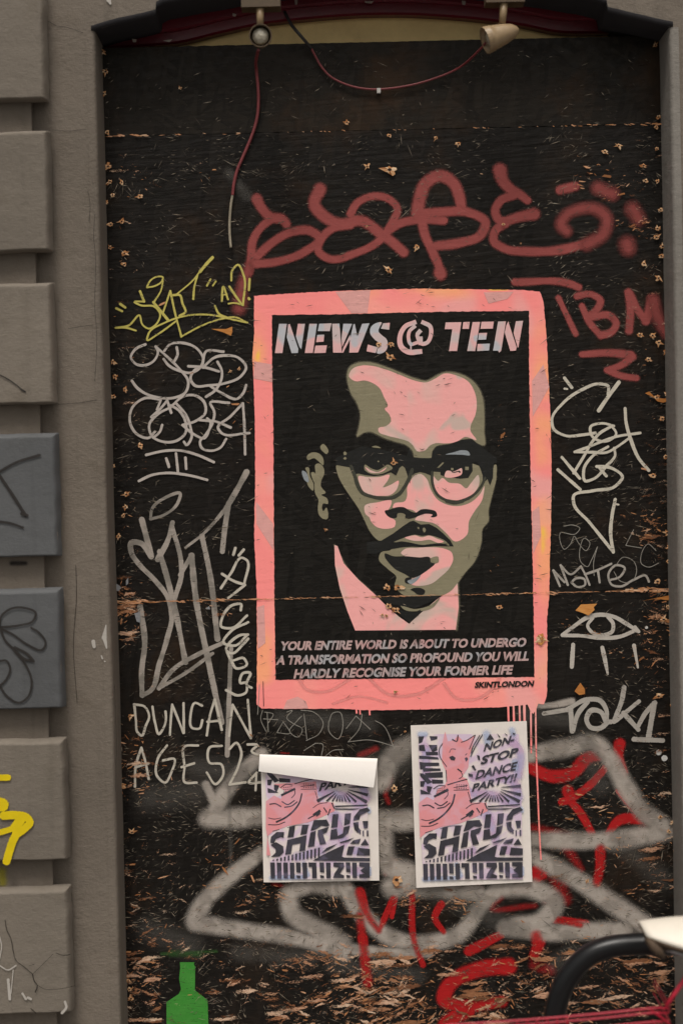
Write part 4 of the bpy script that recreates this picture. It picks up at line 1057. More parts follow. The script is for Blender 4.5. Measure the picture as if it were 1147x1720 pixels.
holes = []
def H(f, pts, r=4.2):
    for p in f(pts): holes.append((p[0], p[1], r))
H(cr(170, 200, 4.588), [(55,365),(70,482),(160,487),(90,585),(35,640),(300,595),(75,810),(160,790),(70,990),(180,1035),(180,1120)])
H(c3, [(40,810),(55,910),(125,1000),(45,1050),(230,1385),(40,1525)]); H(c3, [(905,860),(850,875)], 2.6)
H(c4, [(100,155),(95,220),(85,265),(60,370),(120,1300),(75,1660)]); H(c11, [(230,695),(210,1490),(215,1535),(225,1585),(180,440)])
H(cr(1000, 0, 4.3), [(430,325),(490,535),(452,845),(435,918),(165,1052),(65,1095),(440,1075),(345,1197),(358,1305),(445,1310),(468,1515),(445,1650)], 4)
H(cr(1050, 380, 4.3), [(222,80),(268,145),(257,215),(133,270),(238,375),(103,785),(195,790),(240,840),(290,908),(165,962),(225,1235),(300,1215),(265,1390),(290,1665)], 4.6)
H(cr(1050, 780, 4.3), [(198,80),(300,495),(315,600),(310,700),(230,845),(350,850),(305,1030),(275,1120),(330,1235),(238,1675)], 5)
H(cr(1050, 1180, 4.1), [(320,18),(238,790),(335,820),(300,890),(345,1020)], 3.6)
H(cr(547, 0, 1.912), [(68,393),(204,435),(353,443),(425,462),(133,535)], 4); H(cr(547, 0, 1.912), [(205,545)], 8)
H(cr(0, 0, 1.912), [(340,230),(332,300),(345,425),(348,535),(328,165)], 5); H(cr(0, 0, 1.912), [(580,283)], 3)
holes += [(660.6,777.6,5),(636,579,4),(657,578,4),(655,600,6),(650,987,5),(669,987,5.5),(652,1018,6),(665,1025,5),(642,1033,3),(649,1034,3),(838,1020,5),(664,1162,3),(662,1324,7),(666,1478,9),(652,453,6),(700,415,5),(845,377,2.5),(874,409,2),(616,380,1.6),(548,890,2.6),(909,1073,7),(680,1229,2.2),(985,1480,3)]
hr = random.Random(5)
for (x, y, r) in holes:
    n = 15; v = []; f = []; mi = []; tt = []; r *= .86
    star = [r*hr.uniform(.6, 1.25)*(1.9 if hr.random() < .14 else 1) for _ in range(n)]
    kx = hr.uniform(.9, 1.5)
    for ring, (k, dy) in enumerate(((1, 0), (.36, -.0006), (.24, .0004))):
        for i in range(n):
            t = 2*math.pi*i/n
            rr = star[i]*k if ring == 0 else r*k
            v.append(P(x + math.cos(t)*rr*kx, y + math.sin(t)*rr, YF - .0012 + dy))
    v.append(P(x, y, YF - .0006))
    for ring in (0, 1):
        for i in range(n):
            f.append((ring*n+i, (ring+1)*n+i, (ring+1)*n+(i+1) % n, ring*n+(i+1) % n)); mi.append(0 if ring == 0 else 1); tt.append(hr.uniform(.1, 1) if ring == 0 else .05)
    for i in range(n): f.append((2*n+i, 3*n, 2*n+(i+1) % n)); mi.append(1); tt.append(0)
    mesh('screw_hole', v, f, [m_rust, m_hole], panel_at(y, x), fmat=mi, col=tt)
# larger bare patches traced from the board
m_ply = woodmat('orange_ply_face', [lin(170, 110, 55), lin(205, 145, 80)])
for pts in ([(964,1161),(974,1147),(982,1157),(982,1166),(972,1168),(966,1163)], [(966,1026),(975,1015),(1002,1014),(996,1020),(998,1024),(988,1034),(978,1030)], [(904,1066),(912,1063),(915,1076),(909,1085),(903,1082)], [(1083,660),(1090,658),(1100,668),(1115,670),(1124,665),(1128,672),(1112,676),(1103,674),(1098,668)], [(355,552),(380,553),(390,548),(391,558),(388,564),(375,558)], [(1076,1010),(1140,996),(1141,1006),(1120,1008),(1100,1006)]):
    v = [P(a + hr.uniform(-.6, .6), b + hr.uniform(-.6, .6), YF - .0012) for a, b in pts]
    mesh('bare_patch', v, [tuple(range(len(v)))[::-1]], m_ply, panel_at(pts[0][1], pts[0][0]), col=[hr.random()])
# lavender primer flecks showing beside the left joint
I = Ink(YF - .001)
for q in ([(188,985),(196,980),(204,986),(200,993),(190,992)], [(212,975),(216,970),(216,980),(212,984)], [(226,1030),(236,1028),(236,1046),(230,1044)], [(345,1022),(352,1018),(353,1024)]): I.fill(q, False)
I.build('primer_fleck', paint('grey_primer', lin(132, 132, 134), fill=True), door)

# ------------------------------------------------------------------ transom above the boards
fr = thing('transom_window', P(573, 60, .04), 'dark red arched transom with yellowed cream sheet above the top board', 'window')
m_dred = simple('dark_red_gloss', lin(88, 8, 24), .35, var=.3, nsc=25, bump=.25)
low = [(165,90),(240,86),(298,81),(366,65),(434,50),(520,40),(600,34),(680,33),(756,37),(820,43),(882,52),(931,62),(1010,64),(1122,60)]
up = [(x, y-70) for x, y in low]; up = [(160,40),(240,20)] + [(x, -60) for x, y in low[2:-2]] + [(1010,0),(1126,30)]
def strip(lo, hi, y0, y1):
    v, f = [], []
    for (a, b) in zip(lo, hi):
        for (p, yy) in ((a, y0+.006), (a, y1)): pass
        A = P(a[0], a[1], y0); B = P(b[0], b[1], y0)
        v += [(A.x, y1, A.z), (A.x, y0+.005, A.z), (A.x, y0, A.z+.004), (B.x, y0, B.z)]
    for i in range(len(lo)-1):
        for j in range(3): f.append((i*4+j, (i+1)*4+j, (i+1)*4+j+1, i*4+j+1))
    return v, f
def dens2(l_): return catmull(l_, False, 12)
lo2 = dens2([(x, y-9) for x, y in low]); hi2 = [(p[0], p[1]-95) for p in lo2]
mesh('arched_rail', *strip(lo2, hi2, .022, .05), m_dred, fr, smooth=False)
lo3 = [(p[0], p[1]-22) for p in lo2]; hi3 = [(p[0], p[1]-100) for p in lo2]
mesh('arched_bead', *strip(lo3, hi3, .010, .03), m_dred, fr)
m_scrap = simple('torn_paper', lin(150, 140, 130), .8)
for q in ([(612,2),(628,2),(624,6),(614,5)], [(775,1),(782,2),(781,9),(776,8)], [(495,0),(500,0),(499,8),(496,8)], [(222,65),(230,66),(229,71),(224,71)], [(274,68),(290,66),(285,71)], [(391,22),(397,24),(396,28),(391,27)]):
    I = Ink(.0085); I.fill(q, False); I.build('paper_scrap', m_scrap, fr)
m_cream = simple('yellowed_cream_sheet', lin(236, 196, 132), .6, var=.35, nsc=14)
a, b = P(140, 140, .05), P(1150, -60, .05)
mesh('cream_sheet', *box(a.x, b.x, .05, .056, a.z, b.z), m_cream, fr)

# ------------------------------------------------------------------ lamps and cables
m_lamp = simple('aged_cream_lamp_enamel', lin(140, 118, 88), .45, var=.3, nsc=60)
m_lampd = simple('grimy_brown_metal', lin(78, 62, 42), .5, var=.35, nsc=60)
m_in = simple('lamp_interior_black', (.01, .01, .01), .4)
m_lens, n_, l_, b_ = node_mat('ribbed_lamp_glass')
b_.inputs['Base Color'].default_value = (*lin(168, 160, 142), 1); b_.inputs['Roughness'].default_value = .22; b_.inputs['Coat Weight'].default_value = .5
vv_ = n_.new('ShaderNodeTexVoronoi'); vv_.inputs['Scale'].default_value = 130; l_.new(wpos(n_, l_), vv_.inputs['Vector'])
bb_ = n_.new('ShaderNodeBump'); bb_.inputs['Strength'].default_value = .6; bb_.inputs['Distance'].default_value = .002; l_.new(vv_.outputs[0], bb_.inputs['Height']); l_.new(bb_.outputs[0], b_.inputs['Normal'])
def lamp(anchor_px, joint_px, dirv, Y, label, r=.0245, ln=.085, up=.0):
    j = P(*joint_px, Y); a = P(*anchor_px, Y)
    t = thing('spot_lamp', a, label, 'lamp', 'spot lamps above the boarded doorway')
    mesh('mounting_plate', *box(a.x-.038, a.x+.042, Y-.012, Y+.03, a.z, a.z+.022), m_lampd, t)
    mesh('stem', *tube([a + Vector((0, 0, .002)), a.lerp(j, .5), j], [.009, .0075, .007], 14), m_lamp, t, smooth=True)
    d = Vector(dirv).normalized()
    # shade: bell with open mouth towards d
    s0 = j + Vector((0, 0, -.022)) - d*ln*.5
    prof = [(0, .001), (.004, .008), (.014, .015), (.03, .020), (.05, r*.96), (ln*.8, r*1.0), (ln*.8+.001, r*1.05), (ln, r*1.07), (ln, r*.98), (ln*.8, r*.93), (ln*.5, r*.85)]
    sh = mesh('shade', *lathe(prof, s0, d), m_lamp if r > .025 else m_lampd, t, smooth=True)
    mesh('rim', *lathe([(ln-.006, r*1.09), (ln+.002, r*1.09), (ln+.002, r*1.0), (ln-.004, r*.98)], s0, d), m_lamp if r > .025 else m_lampd, t)
    mesh('lens', *lathe([(ln*.97, .0), (ln*.95, r*.4), (ln*.90, r*.68), (ln*.86, r*.80), (ln*.7, r*.84)][::-1], s0, d), m_lens, t, smooth=True)
    return t
lamp((437, 14), (437, 46), (.06, -1, -.12), -.17, 'left spot lamp facing the street with ribbed round glass', .0215, .07)
lamp((846, 6), (843, 40), (-.93, -.15, -.33), -.17, 'right cream bullet shaped spot lamp turned sideways to the left', .0252, .074)

m_cab = simple('red_cable_sheath', lin(116, 48, 50), .5, var=.25, nsc=80)
m_cab2 = simple('grey_cable_core', lin(140, 130, 112), .6, var=.25, nsc=80)
m_cabd = simple('black_cable', (.012, .009, .008), .5)
k1 = [P(x, y, Y) for x, y, Y in ((434,84,-.14),(430,104,-.05),(431,120,-.015),(434,155,-.009),(433,190,-.007),(426,220,-.006),(412,255,-.006),(399,285,-.006),(393,310,-.006),(391,328,-.006))]
k2 = [P(x, y, Y) for x, y, Y in ((391,327,-.0055),(388,345,-.006),(386,370,-.006),(386,392,-.008),(388,416,-.012))]
t = thing('hanging_cable', k1[0], 'red cable hanging straight down from the left lamp with bare grey end', 'cable')
mesh('red_sheath', *tube(sm3(k1), .0034, 10), m_cab, t, smooth=True); mesh('bare_core', *tube(sm3(k2), .0029, 10), m_cab2, t, smooth=True)
k3 = [P(x, y, Y) for x, y, Y in ((478,20,.0),(490,42,-.02),(505,60,-.03),(523,81,-.012))]
k4 = [P(x, y, Y) for x, y, Y in ((523,81,-.012),(530,95,-.009),(542,115,-.008),(560,132,-.008),(595,146,-.008),(636,150,-.008),(690,143,-.008),(740,128,-.01),(775,111,-.03),(803,86,-.12),(815,72,-.16))]
t = thing('looped_cable', k4[0], 'thin red cable drooping in a loop between the two lamps', 'cable')
mesh('black_sheath', *tube(sm3(k3), .0036, 10), m_cabd, t, smooth=True); mesh('red_sheath', *tube(sm3(k4), .0024, 10), m_cab, t, smooth=True)
a = P(636, 151, -.012); mesh('cable_clip', *box(a.x-.004, a.x+.004, a.y, a.y+.01, a.z-.006, a.z+.004), simple('white_clip', lin(190, 186, 180), .5), t)

# ------------------------------------------------------------------ posters
m_paper = simple('white_paper', lin(228, 219, 211), .75, var=.05, nsc=9, spec=.2, bump=.5)
m_pap2 = simple('paper_back', lin(236, 230, 224), .7, var=.03, nsc=7, spec=.2, bump=.35)
m_ink = pinkmat('slate_black_ink', lin(58, 56, 62), lin(68, 66, 76), lin(92, 86, 104), nsc=26)
m_washl = paint('lavender_wash', lin(206, 172, 208), .9, .7, 0, col2=lin(190, 178, 216), nscale=30, bump=0)
m_washb = paint('blue_wash', lin(178, 192, 222), .95, .7, 0, bump=0)
m_washp = paint('pink_wash', lin(226, 148, 152), fill=True, wear=0, col2=lin(222, 160, 170), nscale=26, bump=0)
m_washf = paint('lavender_ground', lin(212, 190, 210), fill=True, wear=0, col2=lin(226, 214, 208), nscale=24, bump=0)
YQ = YF - .004
def poster(f, ymin, corners, label, flap=None):
    """f maps traced poster coordinates to the photograph; ymin drops print above the fold"""
    c0 = [Vector(P(x, y, YQ)) for x, y in corners]
    t = thing('paper_poster', c0[3].lerp(c0[2], .5), label, 'poster', 'printed posters pasted below the pink frame')
    N = 22; v, fc = [], []
    for j in range(N+1):
        for i in range(N+1):
            u, w_ = i/N, j/N
            p = c0[0].lerp(c0[1], u).lerp(c0[3].lerp(c0[2], u), w_)
            e = min(u, 1-u, w_, 1-w_)
            lift = .0022*max(0, 1-e*9)*abs(noise.noise(Vector((u*3, w_*3, corners[0][0])))) + .0002
            v.append(p + Vector((0, -lift + .0012*max(0, min(1, 0)), 0)))
    for j in range(N):
        for i in range(N): a = j*(N+1)+i; fc.append((a, a+N+1, a+N+2, a+1))
    mesh('paper_sheet', v, fc, m_paper, t, smooth=True)
    Y0 = YQ - .0026
    def put(name, mat, Y, fn, lb=None):
        I = Ink(Y, .00001)
        class Q:
            def fill(s, q, sm=False):
                if min(y for x, y in q) >= ymin: I.fill(f(q), sm, 2)
            def line(s, q, w1, w2=None):
                if min(y for x, y in q) >= ymin: I.line(f(q), w1/4.412, (w2 if w2 else w1)/4.412)
            def text(s, *a):
                if a[2] >= ymin + 60:
                    (x0, y0), (x1, y1) = f([(a[1], a[2]), (a[3], a[4])]); I.text(a[0], x0, y0, x1, y1, a[5]/4.412, *a[6:])
        fn(Q())
        if I.f: I.build(name, mat, t, lb)
    def puteach(name, mat, Y, items):
        for k, (a, wd) in enumerate(items):
            if min(y for x, y in a) < ymin: continue
            Fd = Field(Y - k*.00001, 1.4); Fd.line(f(a), wd/4.412*1.25); Fd.build(name, mat, t)
    yt = max(190, ymin + 4)
    put('colour_ground', m_washf, Y0, lambda Q: Q.fill([(190, yt+8), (300, yt), (930, yt), (948, yt+400 if yt < 500 else yt+100), (962, 1265), (225, 1275), (205, 900), (188, yt+100)]))
    puteach('lavender_wash', m_washl, Y0-.00012, [(a, 90) for a in ([(600,500),(900,560),(930,660)], [(880,250),(930,300),(925,500)], [(700,800),(740,900),(760,980)], [(840,1050),(920,1060)], [(240,300),(250,600)], [(590,1060),(420,1110)], [(850,1200),(920,1230)], [(560,620),(720,640),(900,700)])])
    puteach('blue_wash', m_washb, Y0-.00026, (([(690,190),(700,250)], 80), ([(880,160),(890,190)], 60), ([(200,190),(240,190)], 60), ([(230,1265),(470,1255)], 50), ([(470,1160),(500,1240)], 50), ([(900,400),(905,440)], 70), ([(950,740),(955,760)], 40), ([(960,1180),(960,1230)], 30)))
    def pink(Q):
        Q.fill([(365,255),(385,170),(405,245),(450,235),(480,200),(520,245),(608,198),(580,300),(560,380),(556,440),(510,505),(545,520),(560,560),(572,640),(585,700),(640,695),(690,700),(700,760),(600,810),(500,850),(350,880),(240,925),(200,960),(190,700),(250,655),(300,680),(330,600),(390,560),(400,490),(362,400)]) if ymin < 150 else Q.fill([(250,570),(560,545),(572,640),(585,700),(640,695),(690,700),(700,760),(600,810),(500,850),(350,880),(240,925),(200,960),(195,1100),(225,1100),(190,900),(190,700),(250,655),(300,680),(330,620)])
    put('pink_animal', m_washp, Y0-.0004, pink)
    def ink(Q):
        for q in ([(188,208),(230,206),(215,250),(190,262)], [(270,205),(328,206),(326,228),(280,240)], [(190,272),(230,268),(240,318),(192,312)], [(262,270),(325,270),(328,310),(290,325)], [(240,320),(330,322),(334,345),(245,348)], [(192,350),(240,352),(332,362),(338,378),(192,372)], [(195,395),(225,400),(340,402),(342,425),(240,428),(235,450),(200,452)], [(215,440),(350,445),(352,462),(225,468)], [(235,478),(366,470),(368,512),(240,514)], [(198,480),(225,482),(290,545),(255,560),(200,500)], [(285,525),(370,530),(370,556),(290,556)], [(200,540),(240,536),(225,580),(202,580)], [(250,575),(290,580),(270,630),(250,610)], [(202,600),(235,612),(285,635),(205,636)]): Q.fill(q)
        # animal line work
        for a, wd in (([(365,260),(342,300),(345,350),(395,430)], 6), ([(392,460),(396,540)], 6), ([(600,200),(540,238),(505,250)], 6), ([(608,198),(585,250),(565,300)], 6), ([(440,230),(470,245),(480,200)], 9), ([(418,325),(430,300),(462,302)], 5), ([(535,345),(545,335)], 5), ([(480,450),(505,468)], 9), ([(505,475),(515,500),(490,520)], 5), ([(405,565),(470,545),(545,525)], 7), ([(300,595),(340,570),(385,575)], 6), ([(310,650),(360,625),(400,605)], 18), ([(400,600),(405,640),(380,670)], 6), ([(455,640),(440,700),(400,760),(330,820),(270,850)], 12, ), ([(310,700),(350,720),(400,690)], 8), ([(330,740),(380,730),(420,700)], 8), ([(210,822),(250,830),(300,820)], 5), ([(210,872),(280,870),(330,850)], 6), ([(555,620),(580,700)], 5), ([(540,740),(580,712),(640,700)], 5), ([(505,820),(560,790)], 8), ([(550,790),(585,765)], 22), ([(620,740),(640,770)], 8), ([(650,790),(665,750)], 8), ([(680,705),(695,740)], 9), ([(350,890),(420,872),(510,868)], 4), ([(240,920),(290,905)], 4), ([(450,585),(550,570)], 4), ([(450,605),(560,602)], 4), ([(220,720),(260,715),(300,735)], 8)): Q.line(a, wd)
        Q.fill([(415,360),(440,350),(462,365),(455,385),(428,382)]); Q.fill([(530,368),(545,360),(555,375),(540,395)])
        for i in range(5):
            for j in range(3):
                Q.line([(322+i*14, 595+j*16-i*2), (325+i*14, 596+j*16-i*2)], 5); Q.line([(470+i*17, 566+j*13), (473+i*17, 566+j*13)], 5)
        for a in ([(640,200),(585,300),(578,330)], [(660,195),(600,300),(574,355)]): Q.line(a, 7)
        for q in ([(690,232),(718,188),(748,230)], [(768,182),(795,212),(785,215)], [(822,180),(850,198),(838,200)], [(880,178),(905,185),(895,198)], [(620,345),(640,350),(645,385),(630,380)], [(580,430),(595,418),(615,455),(605,460)], [(555,480),(590,488),(590,508),(560,500)]): Q.fill(q)
        Q.text('NON-', 668, 318, 890, 250, 60, .3, .035); Q.text('STOP', 645, 415, 915, 350, 64, .3, .04)
        Q.text('DANCE', 608, 522, 905, 455, 64, .3, .035); Q.text('PARTY!!', 582, 615, 905, 535, 58, .3, .035)
        for a0 in (150, 136, 122, 108, 96, 84, 70, 56, 42, 28, 14, -4):
            t0 = R(a0); cx, cy = 745, 588
            def pt(r_, da): return (cx + math.cos(t0+da)*r_, cy + math.sin(t0+da)*r_)
            rmax = min((690-cy)/max(.01, math.sin(t0)), (945-cx)/math.cos(t0) if math.cos(t0) > 0 else (cx-560)/-math.cos(t0), 230)
            if rmax > 60: Q.fill([pt(55, -.03), pt(rmax, -.055), pt(rmax, .055), pt(55, .03)])
        for q in ([(700,722),(940,708),(940,716),(700,732)], [(700,742),(900,738),(830,750),(700,750)],
          [(545,832),(640,826),(660,866),(645,878),(600,872),(560,900),(520,912)], [(685,786),(727,782),(718,880),(672,886)], [(775,780),(820,775),(812,852),(768,868)],
          [(365,882),(407,872),(395,958),(350,966)], [(458,872),(505,866),(492,935),(445,944)], [(350,982),(492,945),(480,1058),(436,1066),(446,1005),(386,1018),(376,1086),(332,1092)],
          [(520,925),(560,910),(548,1024),(500,1034)], [(575,905),(655,880),(640,920),(612,935),(636,1004),(590,1014),(572,940)], [(672,900),(715,892),(722,945),(760,925),(766,880),(812,866),(800,920),(760,958),(712,968),(664,975)],
          [(325,925),(270,925),(228,962),(222,1005),(250,1012),(262,978),(300,962),(320,968)], [(225,1022),(265,1000),(318,1030),(322,1075),(290,1106),(226,1112),(262,1080),(262,1052)],
          [(940,730),(885,745),(842,800),(836,830),(880,822),(890,790),(962,752)], [(836,845),(875,838),(876,880),(896,905),(870,920),(845,895)], [(905,832),(946,830),(942,884),(916,888)], [(880,905),(890,905),(892,930),(880,925)], [(905,905),(915,900),(915,945),(907,945)], [(935,900),(948,900),(948,945),(936,945)],
          [(535,1132),(640,1072),(772,1008),(752,1098),(770,1104),(960,1104),(960,1128)], [(600,1076),(640,1035),(722,1002),(660,1048)], [(735,992),(845,955),(800,985),(745,998)], [(785,1085),(800,1022),(846,1020),(826,1086)], [(872,1030),(960,1038),(958,1086),(862,1086)], [(890,1010),(925,962),(952,1010)], [(812,1002),(836,976),(892,962),(878,1000)], [(560,800),(590,760),(592,785),(565,805)]): Q.fill(q)
        for i in range(13):
            x = 240+i*28; top = 1132 - i*8; hgt = 16 + i*5
            Q.fill([(x, top), (x+13, top-3), (x+12, min(1138, top-3+hgt)), (x-1, min(1140, top+hgt))])
        B, T_ = 1270, 1152
        for x0, kind in ((222,'0'),(318,'8'),(412,'9'),(505,'1'),(586,'9'),(690,'2'),(780,'9'),(880,'3')):
            tl, bl = T_ - (x0-222)*.02, B - (x0-222)*.028
            if kind in '089':
                Q.fill([(x0, tl), (x0+34, tl), (x0+36, bl if kind != '9' else bl-40), (x0+4, bl if kind != '9' else bl-44)])
                Q.fill([(x0+48, tl), (x0+82, tl), (x0+84, bl), (x0+52, bl)])
                if kind == '9': Q.fill([(x0+4, bl-22), (x0+34, bl-18), (x0+34, bl), (x0+8, bl)])
            elif kind == '1': Q.fill([(x0, tl), (x0+58, tl), (x0+62, bl), (x0+28, bl), (x0+26, tl+32), (x0, tl+32)])
            elif kind == '2': Q.fill([(x0, tl), (x0+76, tl), (x0+80, tl+30), (x0+48, tl+82), (x0+80, bl-18), (x0+78, bl), (x0-4, bl), (x0+8, tl+80), (x0+38, tl+36), (x0, tl+30)])
            else: Q.fill([(x0, tl), (x0+78, tl), (x0+78, bl), (x0, bl), (x0, bl-24), (x0+40, bl-30), (x0+8, bl-54), (x0+40, tl+34), (x0, tl+28)])
    put('black_print', m_ink, Y0-.00055, ink, 'black stencil style print with the word SHRUG')
    return t
fP2 = cr(660, 1190, 4.412)
poster(fP2, 0, [(660+130/4.412, 1190+125/4.412), (660+988/4.412, 1190+92/4.412), (660+1030/4.412, 1190+1285/4.412), (660+172/4.412, 1190+1328/4.412)], 'flat pasted SHRUG poster with NON-STOP DANCE PARTY lettering, right of the two')
fq = lambda pts: [(420 + (x-72)/4.412, 1200 + (y-55)/4.412 + (x-222)*.0045) for x, y in pts]
pl = poster(fq, 475, [(438, 1270), (633.5, 1274), (637, 1479), (443, 1482)], 'peeling SHRUG poster whose top is folded down in a white flap, left of the two')
# the flap: paper folded forward and down
Nn = 16; v, fc = [], []
top_l, top_r = (436.5, 1267), (634, 1274); bot_l, bot_r = (434.5, 1295.5), (627.5, 1323)
for j in range(Nn+1):
    for i in range(Nn+1):
        u, w_ = i/Nn, j/Nn
        x = (top_l[0]+(top_r[0]-top_l[0])*u)*(1-w_) + (bot_l[0]+(bot_r[0]-bot_l[0])*u)*w_
        y = (top_l[1]+(top_r[1]-top_l[1])*u)*(1-w_) + (bot_l[1]+(bot_r[1]-bot_l[1])*u)*w_
        out_ = .003 + .011*w_*(.6+.5*u) + .0025*math.sin(w_*math.pi)
        if j == 0: out_ = .0005
        v.append(P(x, y, YQ - .003 - out_))
for j in range(Nn):
    for i in range(Nn): a = j*(Nn+1)+i; fc.append((a, a+Nn+1, a+Nn+2, a+1))
o = mesh('folded_flap', v, fc, m_pap2, pl, smooth=True, label='white back of the folded poster top')

# ------------------------------------------------------------------ marks on the masonry
m_mk = paint('black_marker_on_wall', lin(44, 40, 37), .3, .95, .3, bump=0)
m_yw = paint('bright_yellow_spray_on_wall', lin(214, 188, 10), .2, 1, 0, bump=0)
m_ywm = paint('yellow_overspray', lin(150, 140, 20), 1.0, .6, 0, bump=0)
m_ww = paint('white_chalk_paint', lin(176, 170, 162), .25, .95, .4, bump=0)
m_ck = paint('crack_line', lin(40, 34, 28), .5, .9, .2, bump=0)
w1 = cr(0, 500, 3.44); w2 = cr(0, 950, 4.3); w3 = cr(0, 1320, 4.3)
YW = Y_BLK - .0026
I = Ink(YW); I.line(w1([(0,445),(60,478),(145,543)]), 2.4); I.line(w1([(125,530),(148,543)]), 3.2); I.build('marker_tag', m_mk, blocks[2])
I = Ink(YW)
for a, wd in (([(-40,1030),(0,1005),(100,950),(230,910)], 5), ([(0,1028),(75,1140),(150,1258)], 6), ([(128,1248),(160,1258)], 6), ([(-30,1290),(70,1305),(135,1328)], 4.4)): I.line(w1(a), wd)
I.build('marker_tag', m_mk, blocks[3])
I = Ink(YW)
for a, wd in (([(0,430),(10,370),(80,312),(180,305),(262,345),(240,400),(150,430),(0,446)], 4.2), ([(0,450),(100,500),(200,570),(312,605),(332,570),(290,490),(228,448)], 4.2), ([(10,470),(40,540),(110,610),(190,680),(245,690)], 5), ([(245,690),(200,640),(110,590)], 5), ([(100,610),(190,720),(232,850),(195,960),(140,990),(60,950),(-10,850)], 4.2), ([(-10,690),(50,688),(76,740),(50,820),(-10,880)], 4.2)): I.line(w2(a), wd)
I.build('marker_tag', m_mk, blocks[4])
I = Field(YW, 1.0)
I.line([(-10,1306.5),(14,1306)], 12, 12); I.line([(-10,1346),(4,1352)], 20, 24)
I.line(w3([(30,215),(120,212),(200,232),(218,262),(180,310),(128,350)]), 17, 13); I.line(w3([(150,250),(110,300)]), 18); I.line(w3([(140,310),(95,400),(50,545)]), 17, 14); I.line(w3([(-10,340),(110,305)]), 11)
I.build('spray_tag', m_yw, blocks[5], 'bright yellow spray letters cut off by the picture edge')
I = Field(Y_CORE-.0012); I.line([(4,1462),(5,1482)], 26); I.build('spray_tag', m_ywm, blocks[5])
I = Ink(YW)
for a, wd in (([(0,1090),(14,1150),(0,1250)], 2.2), ([(0,1298),(60,1330),(118,1298)], 2.6), ([(98,1330),(90,1420),(82,1500)], 1.8), ([(62,1400),(68,1470),(74,1540)], 5.5), ([(165,1500),(190,1540)], 4.5), ([(205,1530),(225,1540)], 5), ([(472,1560),(482,1600),(450,1640)], 5)): I.line(w3(a), wd)
I.build('chalk_mark', m_ww, blocks[6])
I = Ink(YW)
for a, wd in (([(40,970),(52,1040),(80,1100),(100,1200),(115,1255),(180,1310),(238,1360)], 1.6), ([(238,1360),(250,1410),(272,1440),(258,1490)], 2.4), ([(225,1608),(262,1642)], 2), ([(238,1360),(300,1300),(385,1215)], .9), ([(408,1208),(460,1224),(508,1218)], 1.5), ([(275,1440),(330,1470),(400,1470),(545,1445)], 1), ([(210,1300),(250,1290)], .8)): I.line(w3(a), wd)
I.build('crack', m_ck, blocks[6])
I = Ink(Y_SUR-.002)
I.line(w2([(676,548),(682,585)]), 7, 6.5); I.line(w2([(768,430),(755,520)]), 2, 10); I.line(w2([(755,515),(772,595)]), 9, 3); I.line(w2([(735,652),(742,672)]), 3); I.line([(183,0),(186,6)], 9, 4); I.dot(*w2([(760,692)])[0], 1.2)
I.build('paint_dab', m_ww, wall)
I = Ink(Y_SUR-.0016)
for a, wd in (([(82,36),(98,44),(108,45),(140,55)], .9), ([(88,218),(110,220),(145,217)], .7), ([(115,552),(140,548),(157,546)], .9), ([(98,679),(130,677),(163,672)], 1.1), ([(160,360),(158,395),(161,430),(160,520),(163,560),(160,640)], .8), ([(148,320),(152,345),(150,372)], .8), ([(150,1002),(172,1001)], .6), ([(193,1150),(196,1250),(195,1330)], .7), ([(128,950),(129,1000),(124,1080),(130,1180)], 1.2)): I.line(a, wd)
I.build('crack', m_ck, wall)
# black smudge in the joint under the grey block
I = Ink(Y_CORE-.0014); I.line(cr(0, 500, 3.44)([(70,1535),(150,1535)]), 13); I.build('marker_smudge', paint('soft_black_smudge', lin(40, 34, 30), 1.0, .85, 0, bump=0), wall)
I = Ink(P(1143, 1004).y - .004); I.line([(1138,1004),(1144,1005)], 7); I.build('paint_dab', paint('magenta_dab', lin(210, 60, 110), .3, 1, 0), door)

# ------------------------------------------------------------------ bike stand and bicycle
m_blt = simple('black_powder_coat', (.006, .006, .0065), .33, var=.3, nsc=90, spec=.3)
YS = -.46
def Q(x, y, Y=YS): return P(x, y, Y)
hoop = [Q(x, y) for x, y in ((930,1760),(930,1722),(934,1690),(946,1655),(966,1625),(993,1602),(1028,1590),(1070,1586),(1120,1586),(1400,1592))]
x_end = hoop[-1].x
hoop = [Vector((hoop[0].x, YS, -.05)), Vector((hoop[0].x, YS, .3))] + hoop
r_h = 18.5*(D+YS)/FPX
cor = [Vector((x_end+.12, YS, hoop[-1].z-.03)), Vector((x_end+.17, YS, hoop[-1].z-.12)), Vector((x_end+.18, YS, .3)), Vector((x_end+.18, YS, -.05))]
st = thing('bike_stand', (hoop[0].x, YS, 0), 'thick black tubular hoop bike stand rising at bottom right', 'bike stand')
mesh('hoop_tube', *tube(sm3(hoop + cor, 10), r_h, 24), m_blt, st, smooth=True)
mesh('base_flange', *lathe([(0, .06), (.012, .06), (.016, .03)], (hoop[0].x, YS, 0), (0, 0, 1)), m_blt, st)
mesh('base_flange', *lathe([(0, .06), (.012, .06), (.016, .03)], (x_end+.18, YS, 0), (0, 0, 1)), m_blt, st)

YBK = -.56
bk = thing('bicycle', (P(1160, 1600, YBK).x, YBK, 0), 'bicycle with worn white saddle and red wire basket leaning at the black stand', 'bicycle')
m_sad = simple('worn_white_vinyl', lin(214, 206, 192), .5, var=.08, nsc=30, bump=.1)
m_sadu = simple('brown_saddle_lining', lin(70, 54, 38), .8, var=.4, nsc=90)
m_redw = simple('red_coated_wire', lin(168, 24, 48), .3, var=.15, nsc=120)
m_tyre = simple('tyre_rubber', (.02, .02, .02), .8); m_rim = simple('rim_metal', (.4, .4, .4), .35, 1)
